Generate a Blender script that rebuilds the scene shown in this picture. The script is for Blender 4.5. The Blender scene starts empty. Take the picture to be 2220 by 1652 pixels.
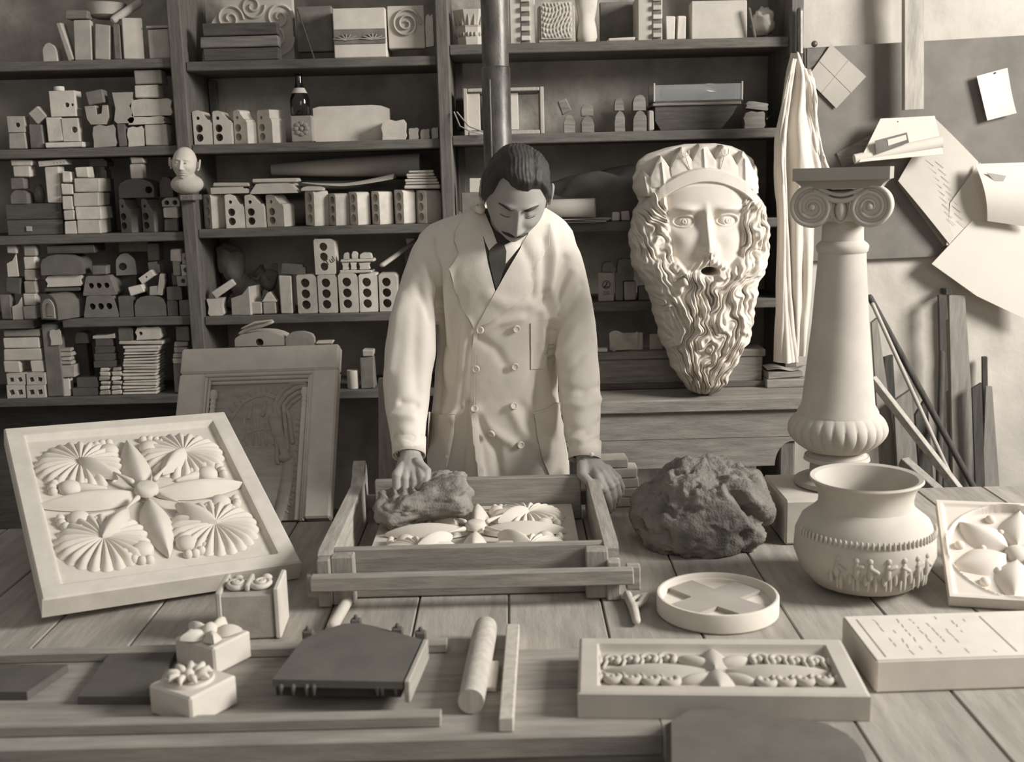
import bpy, bmesh, math, random
import numpy as np
from mathutils import Vector, Matrix, noise
from mathutils.geometry import tessellate_polygon
from mathutils.bvhtree import BVHTree
random.seed(7); RNG=np.random.RandomState(3)
SC=bpy.context.scene; COL=SC.collection
# ---------------------------------------------------------------- camera
F=2450.; PIT=math.radians(10.3); ROL=-0.025; CH=1.65
_f=Vector((0,math.cos(PIT),-math.sin(PIT))); _r0=Vector((1,0,0)); _u0=Vector((0,math.sin(PIT),math.cos(PIT)))
_r=_r0*math.cos(ROL)+_u0*math.sin(ROL); _u=-_r0*math.sin(ROL)+_u0*math.cos(ROL); CO=Vector((0,0,CH))
cam=bpy.data.cameras.new('camera'); camo=bpy.data.objects.new('camera',cam); COL.objects.link(camo)
cam.sensor_width=36; cam.lens=36*F/2220; cam.clip_start=.05
m=Matrix((( _r.x,_u.x,-_f.x,0),(_r.y,_u.y,-_f.y,0),(_r.z,_u.z,-_f.z,CH),(0,0,0,1))); camo.matrix_world=m
cam.dof.use_dof=True; cam.dof.focus_distance=3.3; cam.dof.aperture_fstop=3.6
SC.camera=camo
# ---------------------------------------------------------------- world, window light, added fill light, exposure
w=bpy.data.worlds.new('world'); SC.world=w; w.use_nodes=True
w.node_tree.nodes['Background'].inputs[0].default_value=(1,.975,.93,1); w.node_tree.nodes['Background'].inputs[1].default_value=.28
def area(name,loc,aim,sx,sy,power):
    l=bpy.data.lights.new(name,'AREA'); l.shape='RECTANGLE'; l.size=sx; l.size_y=sy; l.energy=power; l.color=(1,.985,.95)
    o=bpy.data.objects.new(name,l); COL.objects.link(o); o.location=loc
    o.rotation_euler=(Vector(aim)-Vector(loc)).to_track_quat('-Z','Y').to_euler(); return o
area('window_light',(4.4,1.5,3.2),(-.1,3.1,1.0),1.5,1.4,400)
area('fill_light',(1.2,-1.2,2.6),(-.2,3.6,1.1),1.6,1.2,14)  # weak fill lamp added behind the camera to lift the front
SC.view_settings.view_transform='Standard'; SC.view_settings.look='None'; SC.view_settings.exposure=-.06; SC.view_settings.gamma=1
SC.view_settings.use_curve_mapping=False
# ---------------------------------------------------------------- pixel of the photograph -> point of the room
def ray(px,py): return _f*F+_r*(px-1110)-_u*(py-826)
def YP(px,py,Y): d=ray(px,py); return CO+d*(Y/d.y)
def ZP(px,py,z): d=ray(px,py); return CO+d*((z-CH)/d.z)
# ---------------------------------------------------------------- materials
MATS={}
def M(name,v,c=.2,sc=18,rough=.9,bump=.25,stretch=(1,1,1),rnd=.12,spec=.25,tint=(1.095,.995,.87),metal=0,fine=0.,spots=0):
    if name in MATS: return MATS[name]
    mt=bpy.data.materials.new(name); mt.use_nodes=True; nt=mt.node_tree; N=nt.nodes; L=nt.links
    b=N['Principled BSDF']; b.inputs['Roughness'].default_value=rough; b.inputs['Metallic'].default_value=metal
    b.inputs['Specular IOR Level'].default_value=spec
    tc=N.new('ShaderNodeTexCoord'); mp=N.new('ShaderNodeMapping'); mp.inputs['Scale'].default_value=stretch
    L.new(tc.outputs['Object'],mp.inputs['Vector'])
    oi=N.new('ShaderNodeObjectInfo')
    ns=N.new('ShaderNodeTexNoise'); ns.noise_dimensions='4D'; ns.inputs['Scale'].default_value=sc; ns.inputs['Detail'].default_value=8; ns.inputs['Roughness'].default_value=.62
    L.new(mp.outputs[0],ns.inputs['Vector'])
    mu=N.new('ShaderNodeMath'); mu.operation='MULTIPLY'; mu.inputs[1].default_value=30; L.new(oi.outputs['Random'],mu.inputs[0]); L.new(mu.outputs[0],ns.inputs['W'])
    r=N.new('ShaderNodeMapRange'); r.inputs[1].default_value=.28; r.inputs[2].default_value=.72; r.inputs[3].default_value=v*(1-c); r.inputs[4].default_value=v*(1+c)
    L.new(ns.outputs['Fac'],r.inputs[0]); last=r.outputs[0]
    if spots:
        n2=N.new('ShaderNodeTexNoise'); n2.inputs['Scale'].default_value=sc*.22; n2.inputs['Detail'].default_value=4; L.new(mp.outputs[0],n2.inputs['Vector'])
        r2=N.new('ShaderNodeMapRange'); r2.inputs[1].default_value=.5; r2.inputs[2].default_value=.7; r2.inputs[3].default_value=1; r2.inputs[4].default_value=1-spots
        L.new(n2.outputs['Fac'],r2.inputs[0]); m2=N.new('ShaderNodeMath'); m2.operation='MULTIPLY'; L.new(last,m2.inputs[0]); L.new(r2.outputs[0],m2.inputs[1]); last=m2.outputs[0]
    if rnd:
        r3=N.new('ShaderNodeMapRange'); r3.inputs[3].default_value=1-rnd; r3.inputs[4].default_value=1+rnd; L.new(oi.outputs['Random'],r3.inputs[0])
        m3=N.new('ShaderNodeMath'); m3.operation='MULTIPLY'; L.new(last,m3.inputs[0]); L.new(r3.outputs[0],m3.inputs[1]); last=m3.outputs[0]
    cc=N.new('ShaderNodeCombineColor')
    for i in range(3):
        q=N.new('ShaderNodeMath'); q.operation='MULTIPLY'; q.inputs[1].default_value=tint[i]; L.new(last,q.inputs[0]); L.new(q.outputs[0],cc.inputs[i])
    L.new(cc.outputs[0],b.inputs['Base Color'])
    if bump:
        bp=N.new('ShaderNodeBump'); bp.inputs['Strength'].default_value=bump; bp.inputs['Distance'].default_value=.006
        L.new(ns.outputs['Fac'],bp.inputs['Height']); pn=bp
        if fine:
            n4=N.new('ShaderNodeTexNoise'); n4.inputs['Scale'].default_value=sc*7; n4.inputs['Detail'].default_value=3; L.new(mp.outputs[0],n4.inputs['Vector'])
            b4=N.new('ShaderNodeBump'); b4.inputs['Strength'].default_value=fine; b4.inputs['Distance'].default_value=.004
            L.new(n4.outputs['Fac'],b4.inputs['Height']); L.new(bp.outputs[0],b4.inputs['Normal']); pn=b4
        L.new(pn.outputs[0],b.inputs['Normal'])
    MATS[name]=mt; return mt
PLA=M('white_plaster',.60,.07,14,.85,.12,rnd=0)
PL2=M('off_white_plaster',.52,.12,14,.9,.2)
PLG=M('dusty_plaster',.40,.18,16,.9,.25)
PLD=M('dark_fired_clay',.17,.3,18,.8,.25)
GLZ=M('dark_glaze',.09,.3,10,.22,.05,spec=.6)
GLM=M('brown_glaze',.13,.3,10,.35,.05,spec=.5)
BRK=M('pale_brick',.56,.16,22,.92,.3,spots=.25)
BRG=M('grey_brick',.36,.18,22,.92,.3,spots=.25)
WDX=M('wood_along_x',.22,.38,9,.8,.35,stretch=(1,9,9),fine=.2)
WDY=M('wood_along_y',.20,.38,9,.8,.35,stretch=(9,1,9),fine=.2)
WDZ=M('wood_along_z',.20,.38,9,.8,.35,stretch=(9,9,1),fine=.2)
TBY=M('table_wood_along_y',.34,.22,7,.75,.25,stretch=(8,1,8),fine=.15,rnd=.10,spots=.25)
TBX=M('table_wood_along_x',.30,.25,7,.75,.25,stretch=(1,8,8),fine=.15,rnd=.06,spots=.25)
SHX=M('shelf_wood',.13,.35,9,.85,.35,stretch=(1,9,9),fine=.2,rnd=.08)
SHZ=M('post_wood',.14,.35,9,.85,.35,stretch=(9,9,1),fine=.2,rnd=.08)
WDD=M('dark_wood',.10,.35,9,.8,.3,stretch=(1,8,8))
BNX=M('bench_wood',.24,.32,8,.85,.35,stretch=(1,7,7),fine=.35,rnd=.05,spots=.2)
PAP=M('white_paper',.62,.05,6,.8,.08,rnd=.05)
PAG=M('tracing_paper',.42,.12,6,.8,.1,rnd=.05)
CLO=M('white_cotton',.66,.05,9,.95,.15,rnd=0,spots=.07,fine=.15)
CL2=M('hanging_cotton',.58,.08,9,.95,.2,rnd=0,fine=.2)
CLD=M('dark_cloth',.07,.2,20,.95,.2,rnd=0)
SHI=M('shirt_linen',.7,.03,9,.9,.05,rnd=0)
SKN=M('skin',.33,.1,25,.6,.1,rnd=0,spec=.3,tint=(1.06,1,.9))
HAI=M('dark_hair',.035,.4,60,.6,.3,stretch=(1,1,.25),rnd=0,spec=.4)
MET=M('rusty_pipe',.11,.7,22,.42,.35,stretch=(1,1,.35),rnd=0,spec=.5,metal=.35)
WAL=M('rough_wall_plaster',.37,.30,6,.95,.9,rnd=0,fine=.7,spots=.25)
WAR=M('limewashed_wall',.52,.12,5,.95,.6,rnd=0,fine=.35,spots=.18)
BRD=M('dark_board',.19,.22,7,.8,.12,rnd=0,spots=.25)
CLY=M('wet_clay',.17,.35,22,.8,.8,rnd=0,fine=.8,spots=.3)
CLL=M('clay_loaf',.22,.3,25,.75,.6,rnd=0,fine=.5)
BLK=M('black',.015,.1,10,.6,0,rnd=0)
INK=M('ink',.05,.1,10,.8,0,rnd=0)
GLA=M('bottle_glass',.012,.1,10,.08,0,rnd=0,spec=.8)
FLR=M('floor_dirt',.07,.3,5,.95,.3,rnd=0)
# ---------------------------------------------------------------- mesh helpers
class G:
    def __init__(s): s.v=[]; s.f=[]
    def add(s,vf,mt=None):
        n=len(s.v)
        for p in vf[0]:
            p=Vector(p); s.v.append(tuple(mt@p) if mt is not None else tuple(p))
        s.f+= [tuple(i+n for i in q) for q in vf[1]]; return s
    def vf(s): return s.v,s.f
def mk(name,vf,mat,parent=None,loc=None,smooth=None,fix=True,rot=None):
    me=bpy.data.meshes.new(name); me.from_pydata([tuple(p) for p in vf[0]],[],[tuple(int(i) for i in q) for q in vf[1]])
    if fix:
        b=bmesh.new(); b.from_mesh(me); bmesh.ops.recalc_face_normals(b,faces=b.faces); b.to_mesh(me); b.free()
    if smooth is not None:
        me.shade_smooth()
        if smooth<180: me.set_sharp_from_angle(angle=math.radians(smooth))
    me.materials.append(mat)
    o=bpy.data.objects.new(name,me); COL.objects.link(o)
    if loc is not None: o.location=loc
    if rot is not None: o.rotation_euler=rot
    if parent: o.parent=parent
    return o
LABS={}
def tag(o,label,cat,group=None):
    if len(label.split())>15 or label in LABS: print('LAB',len(label.split()),label,o.name)
    LABS[label]=1
    o['label']=label; o['category']=cat
    if group: o['group']=group
    return o
def thing(name,label,cat,loc=(0,0,0),rot=(0,0,0),group=None,mw=None):
    o=bpy.data.objects.new(name,None); COL.objects.link(o); o.empty_display_size=.05
    if mw is not None: o.matrix_world=mw
    else: o.location=loc; o.rotation_euler=rot
    return tag(o,label,cat,group)
def struct(o): o['kind']='structure'; return o
def bx(sx,sy,sz,b=.003,jit=0,c=(0,0,0)):
    b=min(b,sx*.3,sy*.3,sz*.3); h=(sx/2,sy/2,sz/2); V=[];S=[(a,d,e) for a in(-1,1) for d in(-1,1) for e in(-1,1)]
    for s in S:
        j=[random.uniform(-jit,jit) for _ in range(3)]
        for k in range(3):
            p=[s[i]*(h[i]-(0 if i==k else b))+j[i] for i in range(3)]; V.append((p[0]+c[0],p[1]+c[1],p[2]+h[2]+c[2]))
    ix={s:i for i,s in enumerate(S)}; Fs=[]
    for k in range(3):
        l,m_=[i for i in range(3) if i!=k]
        for sg in(-1,1):
            q=[]
            for a,d in((-1,-1),(1,-1),(1,1),(-1,1)):
                t=[0,0,0]; t[k]=sg; t[l]=a; t[m_]=d; q.append(ix[tuple(t)]*3+k)
            Fs.append(q)
        for a in(-1,1):
            for d in(-1,1):
                t=[0,0,0]; t[l]=a; t[m_]=d; t[k]=-1; i0=ix[tuple(t)]; t[k]=1; i1=ix[tuple(t)]
                Fs.append([i0*3+l,i0*3+m_,i1*3+m_,i1*3+l])
    for i in range(8): Fs.append([i*3,i*3+1,i*3+2])
    return V,Fs
def prism(outer,depth,holes=(),hd=None,ax='y'):
    """outline in (x,z), front at y=0, runs back to y=depth; holes recessed to depth hd"""
    loops=[[Vector((p[0],p[1],0)) for p in outer]]+[[Vector((p[0],p[1],0)) for p in h] for h in holes]
    tris=tessellate_polygon(loops); fl=[p for l in loops for p in l]; V=[(p.x,0,p.y) for p in fl]; Fs=[tuple(t) for t in tris]
    n=len(outer); o0=len(V); V+=[(p[0],depth,p[1]) for p in outer]; Fs.append(tuple(range(o0,o0+n)))
    for i in range(n): j=(i+1)%n; Fs.append((i,j,o0+j,o0+i))
    k=n
    for h in holes:
        m_=len(h); b0=len(V); V+=[(p[0],hd or depth*.8,p[1]) for p in h]
        for i in range(m_): j=(i+1)%m_; Fs.append((k+i,k+j,b0+j,b0+i))
        Fs.append(tuple(range(b0,b0+m_))); k+=m_
    if ax=='z': V=[(x,z,-y) for x,y,z in V]
    return V,Fs
def circ(cx,cy,r,n=14,ry=None,a0=0): return [(cx+r*math.cos(a0+2*math.pi*i/n),cy+(ry or r)*math.sin(a0+2*math.pi*i/n)) for i in range(n)]
def lathe(prof,n=40,cap=True,fl=None):
    V=[];Fs=[]
    for r,z in prof:
        for i in range(n):
            a=2*math.pi*i/n; rr=r if fl is None else r*fl(a,z)
            V.append((rr*math.cos(a),rr*math.sin(a),z))
    for k in range(len(prof)-1):
        for i in range(n): j=(i+1)%n; Fs.append((k*n+i,k*n+j,(k+1)*n+j,(k+1)*n+i))
    if cap: Fs.append(tuple(range(n))); Fs.append(tuple(range((len(prof)-1)*n,len(prof)*n)))
    return V,Fs
def tube(pts,rad,n=10,fl=1.,cap=True,up=None,round_=True):
    P=[Vector(p) for p in pts]; R=list(rad) if hasattr(rad,'__len__') else [rad]*len(P)
    if round_:
        d0=(P[0]-P[1]).normalized(); d1=(P[-1]-P[-2]).normalized(); r0,r1=R[0],R[-1]
        P=[P[0]+d0*r0*.95,P[0]+d0*r0*.7]+P+[P[-1]+d1*r1*.7,P[-1]+d1*r1*.95]; R=[r0*.3,r0*.75]+R+[r1*.75,r1*.3]
    V=[];Fs=[]; nrm=None
    for i,p in enumerate(P):
        t=(P[min(i+1,len(P)-1)]-P[max(i-1,0)]).normalized()
        if nrm is None:
            nrm=Vector(up) if up else (Vector((0,0,1)) if abs(t.z)<.9 else Vector((1,0,0)))
        nrm=(nrm-t*nrm.dot(t)).normalized(); bi=t.cross(nrm)
        for k in range(n):
            a=2*math.pi*k/n; V.append(tuple(p+nrm*(R[i]*fl*math.sin(a))+bi*(R[i]*math.cos(a))))
    for i in range(len(P)-1):
        for k in range(n): j=(k+1)%n; Fs.append((i*n+k,i*n+j,(i+1)*n+j,(i+1)*n+k))
    if cap: Fs.append(tuple(range(n))); Fs.append(tuple(range((len(P)-1)*n,len(P)*n)))
    return V,Fs
def ell(c,r,n=14,m_=10,M_=None):
    V=[];Fs=[]
    for i in range(1,m_):
        t=math.pi*i/m_
        for k in range(n):
            a=2*math.pi*k/n; V.append((c[0]+r[0]*math.sin(t)*math.cos(a),c[1]+r[1]*math.sin(t)*math.sin(a),c[2]+r[2]*math.cos(t)))
    V+=[(c[0],c[1],c[2]+r[2]),(c[0],c[1],c[2]-r[2])]; T=len(V)-2
    for i in range(m_-2):
        for k in range(n): j=(k+1)%n; Fs.append((i*n+k,i*n+j,(i+1)*n+j,(i+1)*n+k))
    for k in range(n): j=(k+1)%n; Fs.append((T,j,k)); Fs.append((T+1,(m_-2)*n+k,(m_-2)*n+j))
    return V,Fs
def grid(nx,ny,fn):
    V=[fn(i/(nx-1),j/(ny-1)) for j in range(ny) for i in range(nx)]
    Fs=[(j*nx+i,j*nx+i+1,(j+1)*nx+i+1,(j+1)*nx+i) for j in range(ny-1) for i in range(nx-1)]
    return V,Fs
def sheet(nx,ny,fn,th=.0012):
    """curved sheet with real thickness"""
    V,Fs=grid(nx,ny,fn); me=bpy.data.meshes.new('t'); me.from_pydata([tuple(p) for p in V],[],Fs); me.update()
    nn=[v.normal.copy() for v in me.vertices]; n=len(V); V2=[tuple(Vector(V[i])-nn[i]*th) for i in range(n)]
    bpy.data.meshes.remove(me)
    F2=[tuple(i+n for i in reversed(q)) for q in Fs]
    bd=[j for j in range(nx)]+[j*nx+nx-1 for j in range(1,ny)]+[(ny-1)*nx+i for i in range(nx-2,-1,-1)]+[j*nx for j in range(ny-2,0,-1)]
    side=[(bd[i],bd[(i+1)%len(bd)],bd[(i+1)%len(bd)]+n,bd[i]+n) for i in range(len(bd))]
    return [tuple(p) for p in V]+V2,Fs+F2+side
def slab(w,h,t,nx,ny,hf):
    """solid slab in x 0..w, y 0..h with a height field on top; hf(X,Y)->dz arrays in 0..1 coordinates"""
    X,Y=np.meshgrid(np.linspace(0,1,nx),np.linspace(0,1,ny)); Z=t+hf(X,Y); V=[(x*w,y*h,z) for x,y,z in zip(X.ravel(),Y.ravel(),Z.ravel())]
    Fs=[(j*nx+i,j*nx+i+1,(j+1)*nx+i+1,(j+1)*nx+i) for j in range(ny-1) for i in range(nx-1)]
    bd=[j for j in range(nx)]+[j*nx+nx-1 for j in range(1,ny)]+[(ny-1)*nx+i for i in range(nx-2,-1,-1)]+[j*nx for j in range(ny-2,0,-1)]
    n=len(V); V+=[(V[i][0],V[i][1],0) for i in bd]; q=len(bd)
    Fs+=[(bd[i],n+i,n+(i+1)%q,bd[(i+1)%q]) for i in range(q)]; Fs.append(tuple(n+i for i in range(q-1,-1,-1)))
    return V,Fs
def sst(a,b,x): t=np.clip((x-a)/(b-a),0,1); return t*t*(3-2*t)
def remesh(vf,vox,it=3,fac=.5):
    me=bpy.data.meshes.new('t'); me.from_pydata([tuple(p) for p in vf[0]],[],[tuple(q) for q in vf[1]])
    b=bmesh.new(); b.from_mesh(me); bmesh.ops.recalc_face_normals(b,faces=b.faces); b.to_mesh(me); b.free()
    o=bpy.data.objects.new('t',me); COL.objects.link(o)
    md=o.modifiers.new('r','REMESH'); md.mode='VOXEL'; md.voxel_size=vox
    if it: s=o.modifiers.new('s','SMOOTH'); s.iterations=it; s.factor=fac
    dg=bpy.context.evaluated_depsgraph_get(); e=o.evaluated_get(dg); m2=e.to_mesh()
    V=np.zeros(len(m2.vertices)*3); m2.vertices.foreach_get('co',V); V=V.reshape(-1,3); Fs=[tuple(p.vertices) for p in m2.polygons]
    N_=np.zeros(len(m2.vertices)*3); m2.vertices.foreach_get('normal',N_); N_=N_.reshape(-1,3)
    e.to_mesh_clear(); bpy.data.objects.remove(o); bpy.data.meshes.remove(me); return V,Fs,N_
def nz(p,s,oct=3): return noise.fractal(Vector(p)*s,1.0,2.0,oct,noise_basis='PERLIN_ORIGINAL')
def lump(c,r,seed,amp,s,n=48,m_=36,flat=None,pit=0):
    V,Fs=ell((0,0,0),(1,1,1),n,m_); O=[]
    for p in V:
        q=Vector(p); d=1+amp*nz(q+Vector((seed,0,0)),s,5)
        if pit:
            t=nz(q*3+Vector((0,seed,0)),s,3); d-=pit*max(0,t-.12)
        z=q.z*r[2]*d
        if flat is not None: z=max(z,-flat)
        O.append((c[0]+q.x*r[0]*d,c[1]+q.y*r[1]*d,c[2]+z))
    return O,Fs
# ================================================================= setting
struct(mk('floor',bx(6,6.2,.1,.001,c=(0,1.6,-.1)),FLR))
def wallgrid(x0,x1,y,amp,s,nx,ny):
    V,Fs=grid(nx,ny,lambda a,b:(x0+(x1-x0)*a, y-amp*abs(nz((a*(x1-x0)*1.3+x0,b*3,5),s,4)),3.0*b)); n=len(V)
    V+= [(x0,y+.12,0),(x1,y+.12,0),(x1,y+.12,3.0),(x0,y+.12,3.0)]
    return V,Fs+[(n,n+1,n+2,n+3)]
struct(mk('wall_back',wallgrid(-3.0,1.04,4.45,.022,7,200,150),WAL,smooth=180,fix=False))
struct(mk('wall_right',wallgrid(1.04,3.0,4.43,.012,3,90,120),WAR,smooth=180,fix=False))
# ================================================================= shelving
shel=thing('shelving_unit','tall rough wooden shelving of three bays covering the back wall','shelving',(0,0,0))
SA=[2.084,1.784,1.48,1.175,.885]; SB=[2.07,1.785,1.487,1.171,.885]; SCC=[2.105,1.794,1.478,1.187]
def board(x0,x1,z,y0=4.1,y1=4.42,t=.032,mat=None,tilt=0):
    o=mk('shelf_board',bx(x1-x0,y1-y0,t,.003,0),mat or SHX,shel,loc=((x0+x1)/2,(y0+y1)/2,z-t)); return o
for i,z in enumerate(SA):
    if i==3: board(-2.35,-1.74,z); board(-1.635,-1.165,z)
    else: board(-2.35,-1.165,z)
for z in SB: board(-1.115,-.235,z)
for z in SCC: board(-.19,1.0,z,t=.034)
for x,wd in((-1.14,.048),(-.213,.045),(1.022,.045),(-2.37,.05)):
    mk('post',bx(wd,.35,2.75,.004),SHZ,shel,loc=(x,4.255,0))
for x,z0,z1 in((-1.098,1.2,1.47),(-1.098,1.84,2.03),(-.172,1.52,1.76),(-.172,1.82,2.07),(-1.183,.92,1.14)):
    mk('cleat',bx(.03,.03,z1-z0,.003),SHZ,shel,loc=(x,4.39,z0))
mk('end_panel',bx(.9,.02,.82,.002),WDD,shel,loc=(-1.72,4.3,.02))
# ================================================================= work table
tab=thing('work_table','broad plank work table in the foreground carrying moulds, casts and clay','table',(0,0,0))
T=.72
xs=[-1.62,-1.41,-1.2,-1.0,-.8,-.605,-.41,-.22,-.02,.185,.375,.57,.775,.97,1.17,1.37,1.55]
for a,b in zip(xs[:-1],xs[1:]):
    y0=2.125 if a<.23 else 1.5; yE=3.02 if a<.18 else 3.2
    if a<.2<b: y0=2.125
    mk('plank',bx(b-a-.0035,yE-y0,.04,.0025,.0),TBY,tab,loc=((a+b)/2,(yE+y0)/2,T-.04-random.uniform(0,.0008)))
for y0,y1 in((1.945,2.122),(1.765,1.942)):
    mk('plank',bx(1.62+.24,y1-y0,.04,.0025,.0008),TBX,tab,loc=((.24-1.62)/2,(y0+y1)/2,T-.04))
mk('plank',bx(.14,.62,.04,.0025),TBY,tab,loc=(.31,1.815,T-.0405))
mk('apron',bx(1.9,.03,.12,.003),WDX,tab,loc=(-.68,1.80,T-.16))
mk('apron',bx(3.1,.03,.12,.003),WDX,tab,loc=(-.03,2.96,T-.16))
for x,y in((-1.5,1.9),(1.45,1.9),(-1.5,2.9),(1.45,2.9)): mk('leg',bx(.08,.08,T-.04,.004),WDZ,tab,loc=(x,y,0))
# lower board in front of the table
a=ZP(225,1652,.655); b_=ZP(1243,1652,.655)
V,Fs=prism([(a.x-.06,1.3),(b_.x,1.3),(b_.x,1.745),(a.x+.07,1.745)],.03,ax='z')
o=mk('low_board',([(x,y,z) for x,y,z in V],Fs),TBX,loc=(0,0,.655)); tag(o,'grey-brown board lying lower than the table along the bottom edge of the photo','board')
o=mk('trestle',bx(2.6,.09,.06,.004),WDD,loc=(-.1,1.5,.565)); tag(o,'dark rail carrying the low board in front of the table','rail')
mk('trestle_leg',bx(.07,.07,.565,.004),WDD,o,loc=(-1.2,0,-.565)); mk('trestle_leg',bx(.07,.07,.565,.004),WDD,o,loc=(1.2,0,-.565))
# ================================================================= bench
bn=thing('bench','old wooden bench behind the bearded mask with a scalloped apron','bench',(0,0,0))
mk('bench_top',bx(1.3,.32,.045,.005,.001),BNX,bn,loc=(.41,3.905,.845))
def arc(cx,cz,r,a0,a1,n=8,rz=None): return [(cx+r*math.cos(math.radians(a0+(a1-a0)*i/n)),cz+(rz or r)*math.sin(math.radians(a0+(a1-a0)*i/n))) for i in range(n+1)]
up=[(-.2,.75),(1.06,.75),(1.06,.845),(-.2,.845)]
lo=[(-.2,.748),(-.2,.73),(.26,.73)]+arc(.26,.65,.055,90,0,8,.08)+[(.315,.648),(.89,.648)]+arc(.955,.648,.06,180,90,8,.085)+[(1.06,.733),(1.06,.748)]
mk('apron_board',prism(up,.03),BNX,bn,loc=(0,3.765,0)); mk('apron_board',prism(lo,.03),BNX,bn,loc=(0,3.765,0))
for x,y in((.94,3.80),(.86,4.03),(-.12,3.82),(-.12,4.03)): mk('leg',bx(.05,.05,.845,.004),SHZ,bn,loc=(x,y,0))
mk('stretcher',bx(1.1,.03,.05,.003),WDD,bn,loc=(.42,4.03,.3))
# chest and boards on the bench
ch=thing('wooden_chest','long low dark wooden chest lying on the bench behind the mask','chest',(0,0,0))
c0=YP(1190,835,3.96); c1=YP(1652,835,3.96); zt=YP(1400,762,3.96).z; xc=(c0.x+c1.x)/2; Lx=c1.x-c0.x
mk('chest_body',bx(Lx,.10,zt-.89-.028,.004),WDX,ch,loc=(xc,4.01,.8905)); mk('lid',bx(Lx+.02,.11,.026,.003),WDX,ch,loc=(xc,4.01,zt-.027))
mk('base_strip',bx(Lx+.02,.02,.02,.002),WDD,ch,loc=(xc,3.952,.892))
# dark table edge
# stove pipe
sp=thing('stove_pipe','rusty iron stove pipe rising behind the man','pipe',(0,0,0))
px=YP(1075,160,3.7).x
mk('pipe_section',lathe([(.0425,1.955),(.0425,3.1)],32),MET,sp,loc=(px,3.7,0),smooth=40)
mk('pipe_section',lathe([(.0455,.0),(.0455,1.985),(.0425,1.99)],32),MET,sp,loc=(px,3.7,0),smooth=40)
mk('seam',bx(.006,.006,1.9,.002),MET,sp,loc=(px-.02,3.7-.0415,.05))
# ================================================================= shelf goods
def _o(*p): return list(p)
OUT=dict(
 rect=_o((0,0),(1,0),(1,1),(0,1)),
 soft=_o((.03,0),(.97,0),(1,.04),(1,.9),(.9,.98),(.78,1),(.08,1),(0,.95),(0,.04)),
 ogee=_o((0,0),(1,0),(1,.62),(.93,.66),(.93,.7),(.78,.72),(.66,.8),(.55,.88),(.5,.95),(.3,1),(.05,.98),(0,.94)),
 step=_o((0,0),(1,0),(1,.62),(.96,.66),(.96,.72),(.85,.76),(.85,1),(.1,1),(0,.95)),
 trap=_o((0,0),(1,0),(1,.12),(.86,.94),(.8,1),(.2,1),(.13,.94),(0,.12)),
 arch=_o(*[(.5+.5*math.cos(math.pi*i/12),.5+.5*math.sin(math.pi*i/12)) for i in range(13)],(0,0),(1,0)),
 dome=_o((0,0),(1,0),(1,.55),(.93,.8),(.78,.95),(.6,1),(.4,1),(.22,.95),(.07,.8),(0,.55)),
 wedge=_o((0,0),(1,0),(1,1),(.62,.72),(0,.6)),
 chan=_o((0,.95),(.06,.3),(.2,0),(.85,0),(1,.35),(1,1),(.8,1),(.72,.55),(.5,.5),(.45,1)),
 rough=_o((.02,0),(.95,.03),(1,.2),(.96,.5),(1,.85),(.9,1),(.6,.94),(.35,1),(.08,.93),(0,.6),(.05,.3)),
 tri=_o((0,.05),(1,0),(.55,1),(.42,.95)),
 boot=_o((.1,0),(.95,0),(1,.25),(.8,.45),(.72,1),(.3,1),(.25,.6),(0,.4)),
 tap=_o((.12,0),(.88,0),(1,.1),(.9,.5),(1,1),(0,1),(.1,.5),(0,.1)),
)
OUT['arch']=_o((0,0),(1,0),*[(.5+.5*math.cos(math.pi*i/12),.45+.55*math.sin(math.pi*i/12)) for i in range(13)])
H3=[(.5,.2,.13),(.5,.5,.13),(.5,.8,.13)]; H3b=[(.3,.2,.12),(.3,.47,.12),(.28,.77,.055)]
H3h=[(.26,.5,.15),(.5,.5,.15),(.74,.5,.15)]; H2=[(.27,.45,.27),(.73,.45,.27)]; H1=[(.5,.5,.22)]
PLACED=[]
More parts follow.
